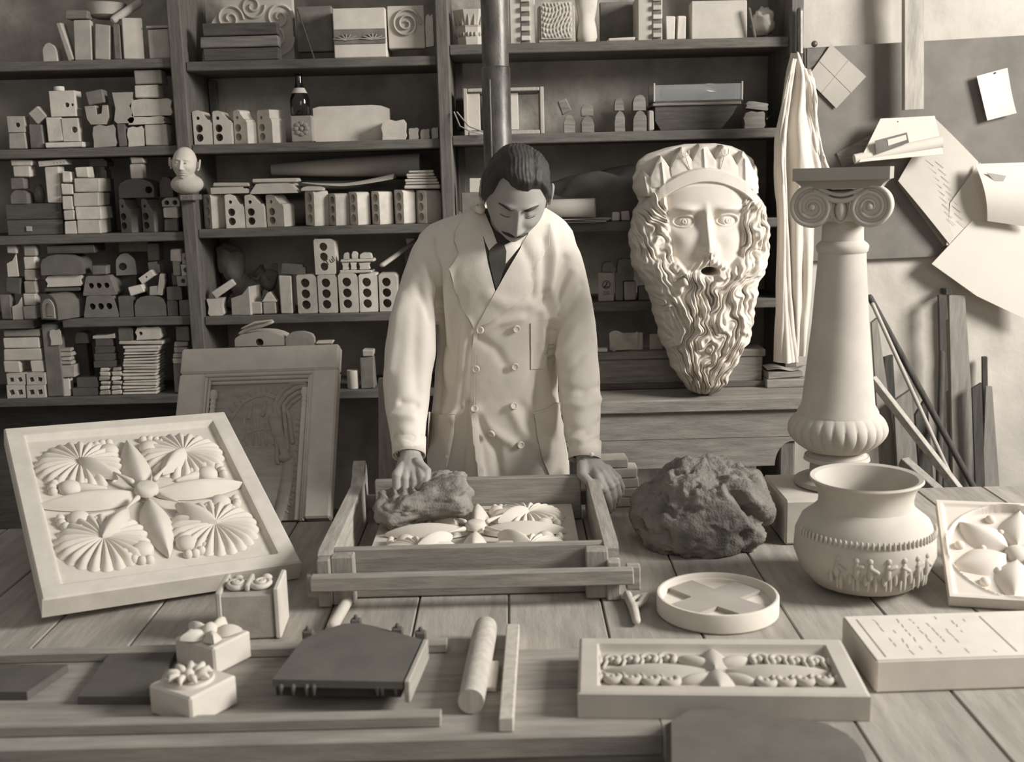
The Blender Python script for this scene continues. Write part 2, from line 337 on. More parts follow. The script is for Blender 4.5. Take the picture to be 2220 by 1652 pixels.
def item(name,cat,label,px0,py0,px1,py1,mat,kind='rect',holes=(),yaw=0,k=1.2,Y=4.12,roll=0,base=None,group=None,shape='round',snap=True,maxd=.26,pitch=0,bev=None):
    """a loose piece on the shelves: bottom and sides measured in the photo at depth Y"""
    pb=YP((px0+px1)/2,py1,Y); xl=YP(px0,(py0+py1)/2,Y).x; xr=YP(px1,(py0+py1)/2,Y).x; zt=YP((px0+px1)/2,py0,Y).z
    z0=pb.z; x0,x1=xl,xr
    if snap:
        best=None
        for a0,a1,ya,yb,zz in PLACED:
            ov=min(x1,a1)-max(x0,a0)
            if ov>.25*(x1-x0) and ya<Y+.06 and yb>Y and abs(zz-z0)<.032:
                if best is None or abs(zz-z0)<abs(best-z0): best=zz
        for bx0,bx1,lst in((-2.4,-1.15,SA),(-1.13,-.22,SB),(-.2,1.01,SCC)):
            if bx0<(x0+x1)/2<bx1:
                for zz in lst:
                    if abs(zz-z0)<.028 and (best is None): best=zz
        if base is not None: best=base
        if best is not None: z0=best+.0008
    if base is not None: z0=base+.0008
    for bx0,bx1,lst in((-2.4,-1.15,SA),(-1.13,-.22,SB),(-.2,1.01,SCC)):
        if bx0<(x0+x1)/2<bx1 and Y>4.1 and name!='tall_block':
            for zz in lst:
                if z0<zz-.05: zt=min(zt,zz-.037)
    W=x1-x0; Hh=max(zt-z0,.006); th=math.radians(abs(yaw)); w_=W/(math.cos(th)+k*math.sin(th)) if yaw else W-.003
    d=min(w_*k,maxd)
    if roll:
        r=math.radians(abs(roll)); det=math.cos(r)**2-math.sin(r)**2
        w2=(w_*math.cos(r)-Hh*math.sin(r))/det; h2=(Hh*math.cos(r)-w_*math.sin(r))/det
        if w2<.01 or h2<.01: w2=min(w_,Hh)/(math.cos(r)+math.sin(r)); h2=w2
        ww,hh=w2,h2
    else: ww,hh=w_,Hh
    if kind=='box': vf=bx(ww,d,hh,bev or .003,.0018)
    elif kind=='cyl': vf=lathe([(ww/2*.95,0),(ww/2,.004),(ww/2,hh-.004),(ww/2*.95,hh)],24)
    else:
        o_=[(p[0]*ww-ww/2,p[1]*hh) for p in OUT[kind]]
        jt=.0012; o_=[(x+random.uniform(-jt,jt),max(z+random.uniform(-jt,jt),0)) for x,z in o_]
        hl=[]
        for cx,cz,r in holes:
            rr=r*min(hh,ww*2.2) if len(holes)>1 else r*hh
            n,a0=(4,math.pi/4+random.uniform(-.3,.3)) if shape=='square' else (12,0)
            hl.append(circ(cx*ww-ww/2,cz*hh,rr,n,min(rr,ww*.4) if ww<hh else rr,a0))
        vf=prism(o_,d,hl,d*.75)
    V=[Vector(p) for p in vf[0]]
    if kind in('box','cyl'): V=[v+Vector((0,d/2 if kind=='box' else ww/2,0)) for v in V]
    Rm=Matrix.Rotation(math.radians(-yaw),3,'Z')@Matrix.Rotation(math.radians(pitch),3,'X')@Matrix.Rotation(math.radians(-roll),3,'Y')
    V=[Rm@(v-Vector((0,d/2,hh/2))) for v in V]
    mnx=min(v.x for v in V); mxx=max(v.x for v in V); mny=min(v.y for v in V); mnz=min(v.z for v in V)
    V=[v-Vector(((mnx+mxx)/2,mny,mnz)) for v in V]
    if (max(v.y for v in V))+Y>4.415:
        s=(4.415-Y)/max(v.y for v in V); V=[Vector((v.x,v.y*s,v.z)) for v in V]
    cx=(x0+x1)/2
    o=mk(name,(V,vf[1]),mat,loc=(cx,Y,z0),smooth=28); tag(o,label,cat,group)
    PLACED.append((x0,x1,Y,Y+max(v.y for v in V),z0+max(v.z for v in V))); return o
ORD=['first','second','third','fourth','fifth','sixth','seventh','eighth','ninth','tenth','eleventh','twelfth','thirteenth','fourteenth','fifteenth','sixteenth']
# ---- left bay, top shelf
I=item
I('arched_block','block','small round-topped grey block, leftmost on the top shelf of the left bay',92,93,122,130,PLG,'arch')
I('roll','roll','pale roll leaning against the tall slabs, top shelf of the left bay',124,48,156,130,PLG,'box',roll=14,k=1.)
I('slab','slab','wide grey upright slab, left of two touching slabs on the top left-bay shelf',157,42,200,128,PLG,'box',k=.5,roll=-3)
I('slab','slab','grey slab leaning on its wider left neighbour, top shelf of the left bay',201,52,242,128,PLG,'box',k=.6,roll=-5)
I('slab','slab','thin dark slab between pale slabs, top shelf of the left bay',245,52,261,127,PLD,'box')
I('block','block','tallest pale block on the top shelf of the left bay',263,38,308,127,PL2,'box',yaw=-12,k=.4)
I('lidded_box','box','grey box under a wider flat lid, right end of the top left-bay shelf',320,64,371,125,PLG,'box',k=.8)
I('lid','lid','flat lid on the grey box at the right end of the top left shelf',315,56,373,64,PLG,'box',k=.8)
I('plank_piece','wood','dark wooden piece lying across the slabs at the top left',140,22,190,42,WDX,'box',k=.8,base=YP(165,41,4.12).z)
# basin
b0=YP(222,40,4.16)
o=mk('basin',lathe([(.035,0),(.06,.01),(.07,.045),(.074,.05),(.066,.05),(.055,.012),(.0,.01)],28),PLG,loc=(b0.x,4.2,b0.z+.004),smooth=40); tag(o,'shallow grey basin on top of the slabs at the top left','basin')
p0=YP(248,42,4.13);p1=YP(300,8,4.2); o=mk('roll',tube([p0,p1],.014,12),PL2,smooth=40); tag(o,'thin pale roll pointing up to the right from the slab tops','roll')
# ---- left bay, second shelf
I('block','block','grey block, lower of two at the left end of the second left-bay shelf',17,288,56,315,BRG,'box',k=.8)
I('holed_brick','brick','round-holed grey brick on a block, left end of the second left-bay shelf',16,252,53,288,BRG,'rect',[(.6,.45,.16)],k=.8)
I('block','block','dark block under a tilted pale brick, second left-bay shelf',62,270,93,314,PLD,'box')
I('brick','brick','pale brick balanced on its corner over a dark block, second left-bay shelf',60,228,101,270,BRG,'box',roll=38,k=1)
I('tile','tile','thin pale tile under the big two-part block, second left-bay shelf',95,308,180,314,BRK,'box',k=.6,Y=4.11)
I('block','block','large pale block with a seam standing on a thin tile, second left-bay shelf',100,255,135,308,BRK,'box',k=.8)
I('holed_brick','brick','pale brick with one round hole beside the seam block, second left-bay shelf',135,256,170,308,BRK,'rect',[(.75,.5,.14)],k=.8)
I('holed_brick','brick','two-holed pale brick on top of the big seamed block, second left-bay shelf',108,197,163,254,BRK,'rect',[(.68,.45,.1),(.9,.45,.06)],k=.8)
I('disc','disc','small pale disc on top of the two-holed brick',112,187,136,197,PL2,'cyl')
I('rough_block','block','rough broken block with a crust, middle of the second left-bay shelf',200,270,252,313,PLG,'rough',k=.8)
I('channel_piece','moulding','grey u-shaped channel piece on the rough broken block',184,228,235,270,PLG,'chan',k=.8)
I('block','block','dark tilted block on top of the u-shaped channel piece',184,194,226,228,PLD,'box',roll=8,k=.8)
I('block','block','narrow dark block between the rough block and two pale bricks, second left-bay shelf',254,268,274,313,PLD,'box')
I('moulded_piece','moulding','stained waisted piece standing on the narrow dark block, second left-bay shelf',245,200,290,268,PLG,'tap',k=.8)
I('brick','brick','left of two pale bricks at the foot of the high pile, second left-bay shelf',275,274,313,313,BRK,'rough',k=1)
I('brick','brick','right of two pale bricks at the foot of the high pile, second left-bay shelf',314,271,363,313,BRK,'box',k=1)
I('channel_piece','moulding','pale channel with a notch on the two foot bricks of the high pile',275,252,358,271,BRK,'rough',k=.7)
I('block','block','long stained block in the middle of the high pile, second left-bay shelf',280,213,374,252,BRK,'rough',k=.6)
I('block','block','small stained block, second from the top of the high pile',290,185,343,213,BRK,'box',k=.8)
I('block','block','dark grey block topping the high pile of the second left-bay shelf',290,142,350,185,BRG,'box',k=.8)
# ---- left bay, third shelf
ct=thing('tool_crate','dark wooden crate at the left end of the third left-bay shelf','crate',(0,0,0))
a=YP(16,503,4.12); b_=YP(131,440,4.12); W=b_.x-a.x; hh=b_.z-SA[2]
for i in range(2): mk('crate_board',bx(W,.015,hh/2-.003,.002),WDD,ct,loc=((a.x+b_.x)/2,4.13,SA[2]+.001+i*hh/2))
mk('crate_lid',bx(W,.24,.012,.002),WDD,ct,loc=((a.x+b_.x)/2,4.245,SA[2]+hh-.012)); mk('crate_side',bx(.015,.22,hh-.014,.002),WDD,ct,loc=(b_.x-.01,4.25,SA[2]+.001)); mk('label_card',bx(.02,.003,.018,.0005),PLG,ct,loc=(a.x+.08,4.1195,SA[2]+.015))
PLACED.append((a.x,b_.x,4.12,4.36,SA[2]+hh))
I('half_round_piece','moulding','dark half-round piece lying on the crate, third left-bay shelf',22,412,58,439,PLD,'arch',k=1.2)
I('block','block','dark block on the half-round piece over the crate',22,386,52,412,PLD,'box')
I('brick','brick','pale brick below the topmost one at the far left of the third left-bay shelf',27,360,66,386,BRK,'box',k=.8)
I('brick','brick','topmost pale brick at the far left of the third left-bay shelf',22,333,69,360,BRK,'box',k=.8)
o=mk('vase',lathe([(.012,0),(.018,.01),(.021,.03),(.016,.055),(.010,.062),(.012,.068),(.009,.068),(.006,.06),(0,.05)],24),GLM,loc=(YP(82,438,4.15).x,4.17,SA[2]+hh+.001),smooth=40); tag(o,'small shiny vase standing on the wooden crate','vase')
I('block','block','short pale foot block hidden behind the stacked bricks beside the crate',116,415,133,440,BRG,'box')
I('brick','brick','tall pale brick under a four-holed brick, third left-bay shelf',98,362,129,416,BRK,'box',base=SA[2]+hh)
I('holed_brick','brick','long brick with a row of four holes, high on the third left-bay shelf',82,334,143,362,BRK,'rect',[(.55,.45,.1),(.68,.48,.1),(.81,.5,.1),(.93,.52,.1)],k=.6,roll=3)
for i,(y0,y1,x0,x1) in enumerate([(480,507,139,166),(457,480,136,162),(425,457,134,159),(399,425,132,158),(373,399,133,155)]):
    I('brick','brick','narrow pale brick beside the crate, '+['bottom','second from the bottom','third from the bottom','second from the top','top'][i]+' of its pile of five',x0,y0,x1,y1,BRK,'box',Y=4.105,k=1.3,group=None)
for i,(y0,y1,x0,x1) in enumerate([(478,507,166,219),(449,478,163,220),(419,449,159,215),(388,419,160,217),(363,388,163,192)]):
    I('brick','brick','broad dirty-ended pale brick, '+['bottom','second from the bottom','third from the bottom','second from the top','smallest and topmost'][i]+' in the third left-bay shelf pile',x0,y0,x1,y1,BRK,'box',Y=4.105,k=1.3)
I('glazed_piece','moulding','glossy black moulding piece high beside the pale brick pile, lower of two',206,362,232,387,GLZ,'step',Y=4.2,base=YP(215,387,4.2).z)
I('glazed_piece','moulding','glossy black moulding piece high beside the pale brick pile, upper of two',192,333,232,362,GLZ,'step',Y=4.2)
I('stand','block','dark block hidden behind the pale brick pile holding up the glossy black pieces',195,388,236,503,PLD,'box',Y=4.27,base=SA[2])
for i,(x0,x1) in enumerate([(256,299),(304,349)]):
    I('holed_brick','brick','dark glazed moulded brick with three holes, '+['left','right']+' of a pair on the third left-bay shelf' if 0 else 'dark glazed moulded brick with three holes, '+['left','right'][i]+' one of the pair',x0,430,x1,498+3,GLM,'ogee',H3b,yaw=24,k=1.3)
I('half_round_piece','moulding','dark glazed half-round piece with a pale end lying across two moulded bricks',256,388,334,429,GLZ,'dome',[(.86,.4,.2)],k=.8)
I('brick','brick','small pale brick on the dark half-round piece, lower of two',280,355,309,387,BRK,'box',k=1)
I('brick','brick','small pale brick on the dark half-round piece, upper of two',281,328,311,355,BRK,'box',k=1)
I('block','block','dark shiny block at the shelf front below the bust, third left-bay shelf',355,475,386,501,GLM,'box')
I('block','block','small pale square block on a dark shiny one below the bust',353,450,386,475,BRK,'box')
I('holed_brick','brick','low grey piece with two knobs below the bust',350,428,390,450,BRG,'dome',H2,k=1)
I('holed_brick','brick','rounded piece with one hole just right of the knobbed piece below the bust',386,412,407,448,BRG,'arch',H1,base=YP(395,448,4.12).z,Y=4.2)
I('block','block','dark round-shouldered block behind the bust, third left-bay shelf',345,384,375,428,PLD,'dome',Y=4.17)
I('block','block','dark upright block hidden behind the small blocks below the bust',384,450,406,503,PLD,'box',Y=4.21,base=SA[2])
# ---- left bay, fourth shelf
for i,(y0,y1) in enumerate([(664,692),(637,664),(611,637),(585,611),(558,585),(532,558)]):
    I('brick','brick','pale cube brick, '+(ORD[i]+' from the bottom')+' in the left cube pile',50+i*.2,y0,78,y1,BRK if i in(0,4,1) else BRG,'box',k=1.1)
for i,(y0,y1) in enumerate([(664,692),(637,664),(608,637),(585,608),(560,585)]):
    I('brick','brick','pale cube brick, '+(ORD[i]+' from the bottom')+' in the second cube pile',79,y0,101,y1,BRK if i%2 else BRG,'box',Y=4.2,k=1.5,base=SA[3] if i==0 else None)
I('paper_cone','cone','white tapering piece standing at the left end of the fourth left-bay shelf',25,645,49,690,PL2,'wedge',k=.8)
I('tube','tube','dark tube lying at the far left of the fourth left-bay shelf',8,600,48,640,GLZ,'box',roll=-10,base=SA[3]+.09,k=1)
I('block','block','dark block at the far left end under the dark tube, fourth left-bay shelf',0,640,24,690,PLD,'box')
I('sheet','paper','bright white sheet standing at the far left of the fourth left-bay shelf',14,552,38,600,PL2,'wedge',base=YP(25,600,4.12).z,k=.2)
I('book','book','worn dark book-like slab at the top far left of the fourth left-bay shelf',14,520,36,552,PLG,'box')
# arched pipe brick sticking out through the gap
I('block','block','tall dark block standing in the gap of the fourth left-bay shelf',93,757,131,858,PLD,'box',Y=4.03,base=.885-.0,k=.9) if 0 else None
I('tall_block','block','tall dark block standing in the gap of the fourth left-bay shelf',95,703,132,858,PLD,'box',k=1,Y=4.115,base=SA[4])
I('plaque','tile','white ragged tile fixed high on the tall dark block in the shelf gap',107,706,133,749,PL2,'rough',k=.12,Y=4.11,base=YP(120,749,4.11).z)
zz=1.179
o=mk('pipe_brick',prism([(x*.085-.0425,z*.093) for x,z in OUT['arch']],.19,[[(x*.034-.017,.012+z*.05) for x,z in OUT['arch']]],.14),GLM,loc=(YP(109,700,4.06).x,4.06,zz),rot=(0,0,math.radians(-26)),smooth=30)
tag(o,'dark arched pipe brick jutting out over the shelf gap','brick')
mk('pale_liner',prism([(x*.06-.03,.006+z*.07) for x,z in OUT['arch']],.008,[[(x*.034-.017,.01+z*.05) for x,z in OUT['arch']]],.0079),PL2,o,loc=(0,-.004,0))['label']='white plaster lining of the arched end'
I('slab','slab','dark slab lowest under the white ragged block, fourth left-bay shelf',95,622,176,652,GLZ,'box',k=.7,base=zz+.094,Y=4.125)
I('ragged_block','block','white ragged plaster block under the dark half-round, fourth left-bay shelf',98,596,178,622,PL2,'rough',k=.5)
I('half_round_piece','moulding','large dark half-round ridge piece with a pale end, fourth left-bay shelf',87,552,178,596,GLM,'dome',k=.7,Y=4.105)
I('slab','slab','black slab on the top of the ridge piece pile, fourth left-bay shelf',100,533,205,552,GLZ,'box',k=.7)
I('holed_brick','brick','dark trapezoid brick with three round holes, lower of two, fourth left-bay shelf',180,640,257,691,PLD,'trap',H3h,k=.8)
I('holed_brick','brick','dark trapezoid brick with three round holes, upper of two, fourth left-bay shelf',178,598,250,638,PLD,'trap',H3h,k=.8)
I('block','block','small dark block on the upper three-holed dark brick',198,577,232,598,PLD,'box',k=.8)
I('glazed_block','block','dark round-shouldered glazed block right of the three-holed bricks, fourth left-bay shelf',257,642,289,683,GLM,'soft',k=1)
I('glazed_block','block','wide dark round-shouldered glazed block, fourth left-bay shelf',291,641,360,683,GLM,'dome',k=.8)
I('glazed_block','block','small glazed block with a glint beside the wide one, fourth left-bay shelf',362,652,386,682,GLZ,'soft',k=1)
I('glazed_block','block','glazed block touching the post, right end of the fourth left-bay shelf',388,650,414,682,GLM,'soft',k=1)
I('glazed_block','block','glazed block on top of the small glinting one, fourth left-bay shelf',361,622,395,651,GLM,'soft',k=.8)
I('arched_brick','brick','dark arched ridge brick with a keyhole end, middle of the fourth left-bay shelf',236,550,290,596,GLM,'arch',[(.35,.4,.18)],k=1,yaw=-20,Y=4.16,base=YP(250,598,4.16).z)
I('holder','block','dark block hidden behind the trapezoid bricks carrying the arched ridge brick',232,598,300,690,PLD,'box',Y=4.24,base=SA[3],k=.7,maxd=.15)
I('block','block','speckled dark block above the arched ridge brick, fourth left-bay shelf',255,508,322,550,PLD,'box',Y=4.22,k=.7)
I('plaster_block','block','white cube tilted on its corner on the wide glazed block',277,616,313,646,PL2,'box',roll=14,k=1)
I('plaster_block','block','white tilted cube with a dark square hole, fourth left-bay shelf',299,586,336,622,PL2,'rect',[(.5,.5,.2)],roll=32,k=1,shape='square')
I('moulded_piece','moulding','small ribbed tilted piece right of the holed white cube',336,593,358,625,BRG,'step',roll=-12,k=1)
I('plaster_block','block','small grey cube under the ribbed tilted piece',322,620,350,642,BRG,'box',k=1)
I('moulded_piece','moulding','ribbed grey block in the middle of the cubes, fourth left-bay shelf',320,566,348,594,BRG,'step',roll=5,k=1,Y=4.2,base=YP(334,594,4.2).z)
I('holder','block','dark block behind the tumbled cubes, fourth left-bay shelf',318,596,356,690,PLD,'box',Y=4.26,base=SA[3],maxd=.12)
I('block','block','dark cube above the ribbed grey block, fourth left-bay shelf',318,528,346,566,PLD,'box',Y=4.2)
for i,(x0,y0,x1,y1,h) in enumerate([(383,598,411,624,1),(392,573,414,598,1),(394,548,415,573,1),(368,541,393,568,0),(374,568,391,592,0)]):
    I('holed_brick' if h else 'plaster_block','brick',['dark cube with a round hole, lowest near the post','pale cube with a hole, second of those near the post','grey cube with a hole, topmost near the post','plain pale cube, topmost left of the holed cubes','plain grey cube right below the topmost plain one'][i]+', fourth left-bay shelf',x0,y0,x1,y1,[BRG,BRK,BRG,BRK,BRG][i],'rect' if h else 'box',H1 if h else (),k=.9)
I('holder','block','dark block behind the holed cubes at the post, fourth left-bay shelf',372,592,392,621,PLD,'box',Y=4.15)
# ---- left bay, fifth shelf
for i,(x0,y0,x1,y1) in enumerate([(14,835,55,859),(57,835,98,859),(14,810,55,834),(57,809,98,833)]):
    I('holed_brick','brick','pale brick with two square holes, '+['lower left','lower right','upper left','upper right'][i]+' of the four in the bottom left pile',x0,y0,x1,y1,PL2,'rect',H2,k=1.4,shape='square',Y=4.105)
I('brick','brick','white brick at the far left above the four square-holed bricks',8,784,44,809,PL2,'box',k=1)
I('brick','brick','white brick right of the dark gap above the square-holed bricks',66,783,95,809,PL2,'box',k=1)
I('slab','slab','long stained white slab bridging the dark gap at the far left',6,758,91,783,PL2,'box',k=.8)
I('slab','slab','long pale slab second from the top of the far left pile, fifth shelf',6,732,86,757,BRK,'box',k=.8)
I('slab','slab','long grey slab topping the far left pile under the fourth shelf',6,704,87,731,BRG,'box',k=.8)
I('block','block','dark rounded block right of the square-holed bricks, fifth left-bay shelf',102,820,126,859,PLD,'soft',k=1)
I('block','block','pale block beside the dark rounded one, fifth left-bay shelf',127,820,152,857,BRK,'rough',k=1)
I('painted_block','block','grey block with a faint painted figure on the pale block, fifth left-bay shelf',123,793,163,820,BRG,'box',k=.8)
for i in range(4):
    I('tile','tile','thin tile, '+['lowest','second','third','topmost'][i]+' of four on the painted grey block',125+i%2,784-i*9,157-i%2*3,793-i*9,BRG,'box',k=.8)
I('glazed_block','block','glossy dark block lying lowest right of the painted pile, fifth left-bay shelf',157,840,212,859,GLZ,'soft',k=.6)
I('glazed_block','block','glossy dark block on the lowest glossy one, fifth left-bay shelf',166,818,212,840,GLZ,'soft',k=.6)
I('block','block','tall dark block behind the glossy ones, fifth left-bay shelf',166,745,194,858,PLD,'box',Y=4.24,base=SA[4],maxd=.12)
I('half_round_piece','moulding','small half-round piece on the tall dark block, fifth left-bay shelf',162,720,192,745,BRG,'dome',Y=4.22)
for c,(xa,xb) in enumerate([(214,239),(240,264)]):
    for i in range(6):
        I('tile','tile','small pale tile, %s from the bottom of the %s of two low tile piles'%(ORD[i],['left','right'][c]),xa+(i%3),847.5-i*10,xb-(i%2)*2,858-i*10,BRK if (i+c)%3 else BRG,'box',k=1.2,group='small tiles in two low piles')
for i in range(4):
    I('glazed_saddle','tile','glossy dark saddle tile, %s of four on the low tile piles'%['lowest','second','third','topmost'][i],203+i,782-i*16,250-i*2,797-i*16,GLZ,'chan' if 0 else 'soft',k=.7)
I('saddle_tile','tile','pale-edged curved tile on top of the glossy saddle tiles',200,724,249,734,PLG,'wedge',k=.7)
for i in range(16):
    j=[0,1,-1,0,2,0,-2,0,1,0,0,1,2,0,3,0][i]
    I('stacked_tile','tile','flat pale tile, %s one up from the shelf in the tall tile stack'%ORD[i],265+j,851.0-i*6.65,341+j+(5 if i==15 else 0),857.5-i*6.65,BRK,'box',k=.75,group='flat tiles in the tall stack',bev=.0025)
I('top_tile','tile','larger flat tile lying askew on the tall tile stack',256,738,354,750,BRK,'box',k=.6,roll=-2)
I('rounded_brick','brick','dark round-topped brick on the tall tile stack, left one',256,706,288,737,PLD,'soft',k=1)
I('holed_brick','brick','pale scalloped brick with one dark hole on the tall tile stack',292,702,349,737,BRK,'rough',[(.2,.5,.15)],k=.8)
for i in range(4):
    I('tile','tile','pale-edged tile, %s of four beside the post on the fifth left-bay shelf'%['lowest','second','third','topmost'][i],373+i,778-i*12,408,790-i*12,BRG,'box',k=.8,base=YP(390,790,4.12).z if i==0 else None)
I('holder','block','dark block under the four pale-edged tiles beside the post',376,790,408,858,PLD,'box',base=SA[4])
I('block','block','dark square block on the four pale-edged tiles beside the post',380,708,410,738,PLD,'box')
# ---- middle bay, top shelf
I('dark_boards','wood','lowest dark board of a pile in front of the arched plaster, middle bay top shelf',440,104,605,134,WDD,'box',k=.2,Y=4.11)
I('dark_boards','wood','second dark board of the pile in front of the arched plaster',433,78,604,104,WDX,'box',k=.2,Y=4.11)
I('dark_boards','wood','topmost dark board of the pile in front of the arched plaster',437,50,602,78,WDD,'box',k=.2,Y=4.11)
a=YP(436,110,4.25);b_=YP(638,110,4.25); a.x=max(a.x,-1.105)
W=b_.x-a.x; zt=YP(500,-20,4.25).z-SB[0]
ol=[(0,0),(W,0),(W,zt)]+[(W*.62*(1-math.cos(math.pi/2*i/10))**.9,zt*math.sin(math.pi/2*i/10)) for i in range(10,-1,-1)]
ty=thing('tympanum','large plaster arch fragment with faint scroll relief, middle bay top shelf','plaster cast',(a.x,4.25,SB[0]+.001))
mk('cast_slab',prism(ol,.05),PL2,ty)
def spiral(cx,cz,r,turns,y=-.003,n=60,w_=.004,d=1,a0=0): return tube([(cx+r*(1-i/n*.85)*math.cos(a0+d*i/n*turns*2*math.pi),y,cz+r*(1-i/n*.85)*math.sin(a0+d*i/n*turns*2*math.pi)) for i in range(n+1)],w_,6)
for cx,cz,r,d in((W*.33,zt*.62,.05,1),(W*.58,zt*.78,.045,-1),(W*.86,zt*.62,.05,1),(W*.80,.088,.07,-1)): mk('scroll',spiral(cx,cz,r,1.6,d=d,w_=.005),PL2,ty)
I('dark_slab','slab','dark slab right of the arched plaster fragment',641,14,722,112,PLD,'box',k=.4,Y=4.2)
p0=YP(645,20,4.17);p1=YP(680,112,4.14);p1.z=SB[0]+.005; o=mk('rod',tube([p0,p1],.003,6),WDD); tag(o,'thin rod leaning on the dark slab of the middle bay top shelf','rod')
# frieze block
fb=thing('frieze_block','block','carving'); 
fb['label']='pale block with a dark band of carved leaf ornament, middle bay top shelf'; fb['category']='plaster cast'
a=YP(724,108,4.11);b_=YP(838,108,4.11); zt=YP(780,17,4.11).z; W=b_.x-a.x; hh=zt-SB[0]; fb.location=(a.x,4.11,SB[0]+.0005)
mk('block_body',bx(W,.2,hh,.003,c=(W/2,.105,0)),PL2,fb)
mk('frieze_band',bx(W-.004,.006,hh*.3,.001,c=(W/2,.003,hh*.28)),PLD,fb)
for s in(.25,.75):
    g=G()
    for i in range(-3,4):
        ang=math.radians(i*24); l=.018+.012*abs(i)/3; c0=(W*s,-.001,hh*.36)
        g.add(tube([c0,(c0[0]+l*math.sin(ang)*1.6,-.004,c0[2]+l*math.cos(ang)*(1-.2*abs(i)))],[.0035,.002],6))
    mk('palmette',g.vf(),PLG,fb,smooth=60)
I('volute_slab','plaster cast','pale slab carved with a large round spiral, middle bay top shelf',840,14,921,106,PL2,'box',k=.4,Y=4.14)
o=bpy.data.objects['volute_slab']; l=o.location; W=.13
v_=mk('spiral',spiral(0,0,.052,2.2,w_=.0045),PLG,o,loc=(0.0,-.002,.085),smooth=60)
I('rough_slab','slab','narrow rough-edged slab beside the spiral slab',921,30,941,102,BRK,'rough',k=1)
# ---- middle bay, second shelf
for i,(x0,x1,kd,yw) in enumerate([(418,460,'ogee',-4),(461,502,'ogee',-4),(503,551,'ogee',28),(553,612,'step',34)]):
    I('holed_brick','brick','moulded three-holed brick left of the bottle, %s of four'%['leftmost','second','third','rightmost'][i],x0,239-(0 if i<2 else 2),x1,310,BRK,kd,H3b,yaw=yw if i>1 else 0,k=.9 if i>1 else 1.6)
pb=I('carved_tile','tile','small square block with a carved rosette under the bottle',629,252,678,307,BRG,'box',k=.7,Y=4.13)
W=.08
g=G()
for i in range(8):
    a=math.pi/4*i; g.add(ell((.019*math.cos(a),0,.019*math.sin(a)),(.010,.004,.008),10,6))
g.add(ell((0,0,0),(.008,.006,.008),10,6)); mk('rosette',g.vf(),BRG,pb,loc=(0,-.001,.047),smooth=60)
zb=pb.location.z+(pb.dimensions.z if pb.dimensions.z else .093)
zb=PLACED[-1][4]
bt=thing('wine_bottle','dark glass wine bottle with a pale neck label standing on a carved block','bottle',(YP(652,252,4.17).x,4.17,zb+.001))
bh=min(YP(655,138,4.17).z,2.028)-zb-.003; pr=[(.0,.0),(.032,0),(.036,.006),(.036,bh*.36),(.034,bh*.42),(.024,bh*.58),(.0145,bh*.72),(.0125,bh*.8),(.0125,bh*.93),(.015,bh*.935),(.015,bh*.96),(.012,bh),(.009,bh)]
mk('bottle_glass',lathe(pr,32),GLA,bt,smooth=40)
mk('neck_label',lathe([(.027,bh*.535),(.0175,bh*.665)],32,False,lambda a,z:1.04),PAP,bt,smooth=60)
I('rounded_block','block','large stained round-shouldered block, middle bay second shelf',679,229,845,305,PL2,'soft',k=.35,Y=4.17)
I('brick','brick','small rough pale brick in front of the large round-shouldered block',826,259,881,300,BRK,'rough',k=.7,Y=4.105)
for i,(x0,y0,x1,y1) in enumerate([(886,277,909,298),(911,279,934,296),(935,276,952,294)]):
    I('shard','shard','broken shard, %s of three at the right end of the second middle-bay shelf'%['left','middle','right'][i],x0,y0,x1,y1,PLG,'rough',k=.8,yaw=10)
# ---- middle bay, third shelf
I('holed_brick','brick','brick showing three holes and a bright side, left end of the third middle-bay shelf',435,421,486,491,BRK,'soft',H3,yaw=48,k=1.1)
for i,(x0,x1) in enumerate([(488,530),(531,573)]):
    I('holed_brick','brick','moulded brick facing front with three holes, %s of two on the third middle-bay shelf'%['left','right'][i],x0,421,x1,491,BRK,'ogee',H3b,k=1.5)
I('holed_brick','brick','moulded three-holed brick turned aside, just left of the gap, third middle-bay shelf',574,421,631,490,BRK,'ogee',H3b,yaw=24,k=.9)
I('moulding_length','moulding','short white moulding lying across the two leftmost bricks, third middle-bay shelf',456,406,539,420,PL2,'step',k=.8); I('moulding_length','moulding','thin white strip on top of the short white moulding, third middle-bay shelf',460,397,540,406,PL2,'box',k=.8)
I('moulding_length','moulding','longer white moulding with a slanted end, third middle-bay shelf',541,397,645,420,PL2,'trap',k=.8); I('moulding_length','moulding','thin white strip on the longer slant-ended moulding',546,389,645,397,PL2,'box',k=.5)
p0=YP(590,368,4.33);p1=YP(912,357,4.3); o=mk('paper_roll',tube([p0,(p0+p1)/2,p1],[.022,.036,.044],28,round_=False),PAG,smooth=60); tag(o,'long pale paper roll lying behind the brick row, third middle-bay shelf','paper roll')
o=mk('roll_prop',bx(.7,.05,SB[2]*0+.19,.003),WDD,loc=((p0.x+p1.x)/2,4.33,SB[2]+.0005)); 
o.scale=(1,1,(min(p0.z,p1.z)-.048-SB[2])/.19); tag(o,'dark board on edge behind the brick row carrying the paper roll','board')
for i,(x0,x1,y0,y1) in enumerate([(655,711,409,489),(708,756,415,487),(752,801,412,486),(802,851,411,485),(852,900,407,482),(899,956,408,481)]):
    I('holed_brick','brick','bright-sided three-holed brick, %s from the left in the row of six'%ORD[i],x0+1,y0+4,x1-1,491,BRK if i!=1 else BRG,'soft',H3,yaw=50,k=.9+.2*(i%2),roll=-2 if i<2 else 0)
I('cap_piece','moulding','round-edged cap lying on the first brick of the row of six',652,404,700,413,BRK,'dome',k=.9)
a=YP(660,413,4.2); 
def cur(u,v): 
    x=a.x+.33*u; return (x, 4.16+.12*v, SB[2]+.142+.05*abs(u-.45)**1.5+.02*math.sin(v*3)*u)
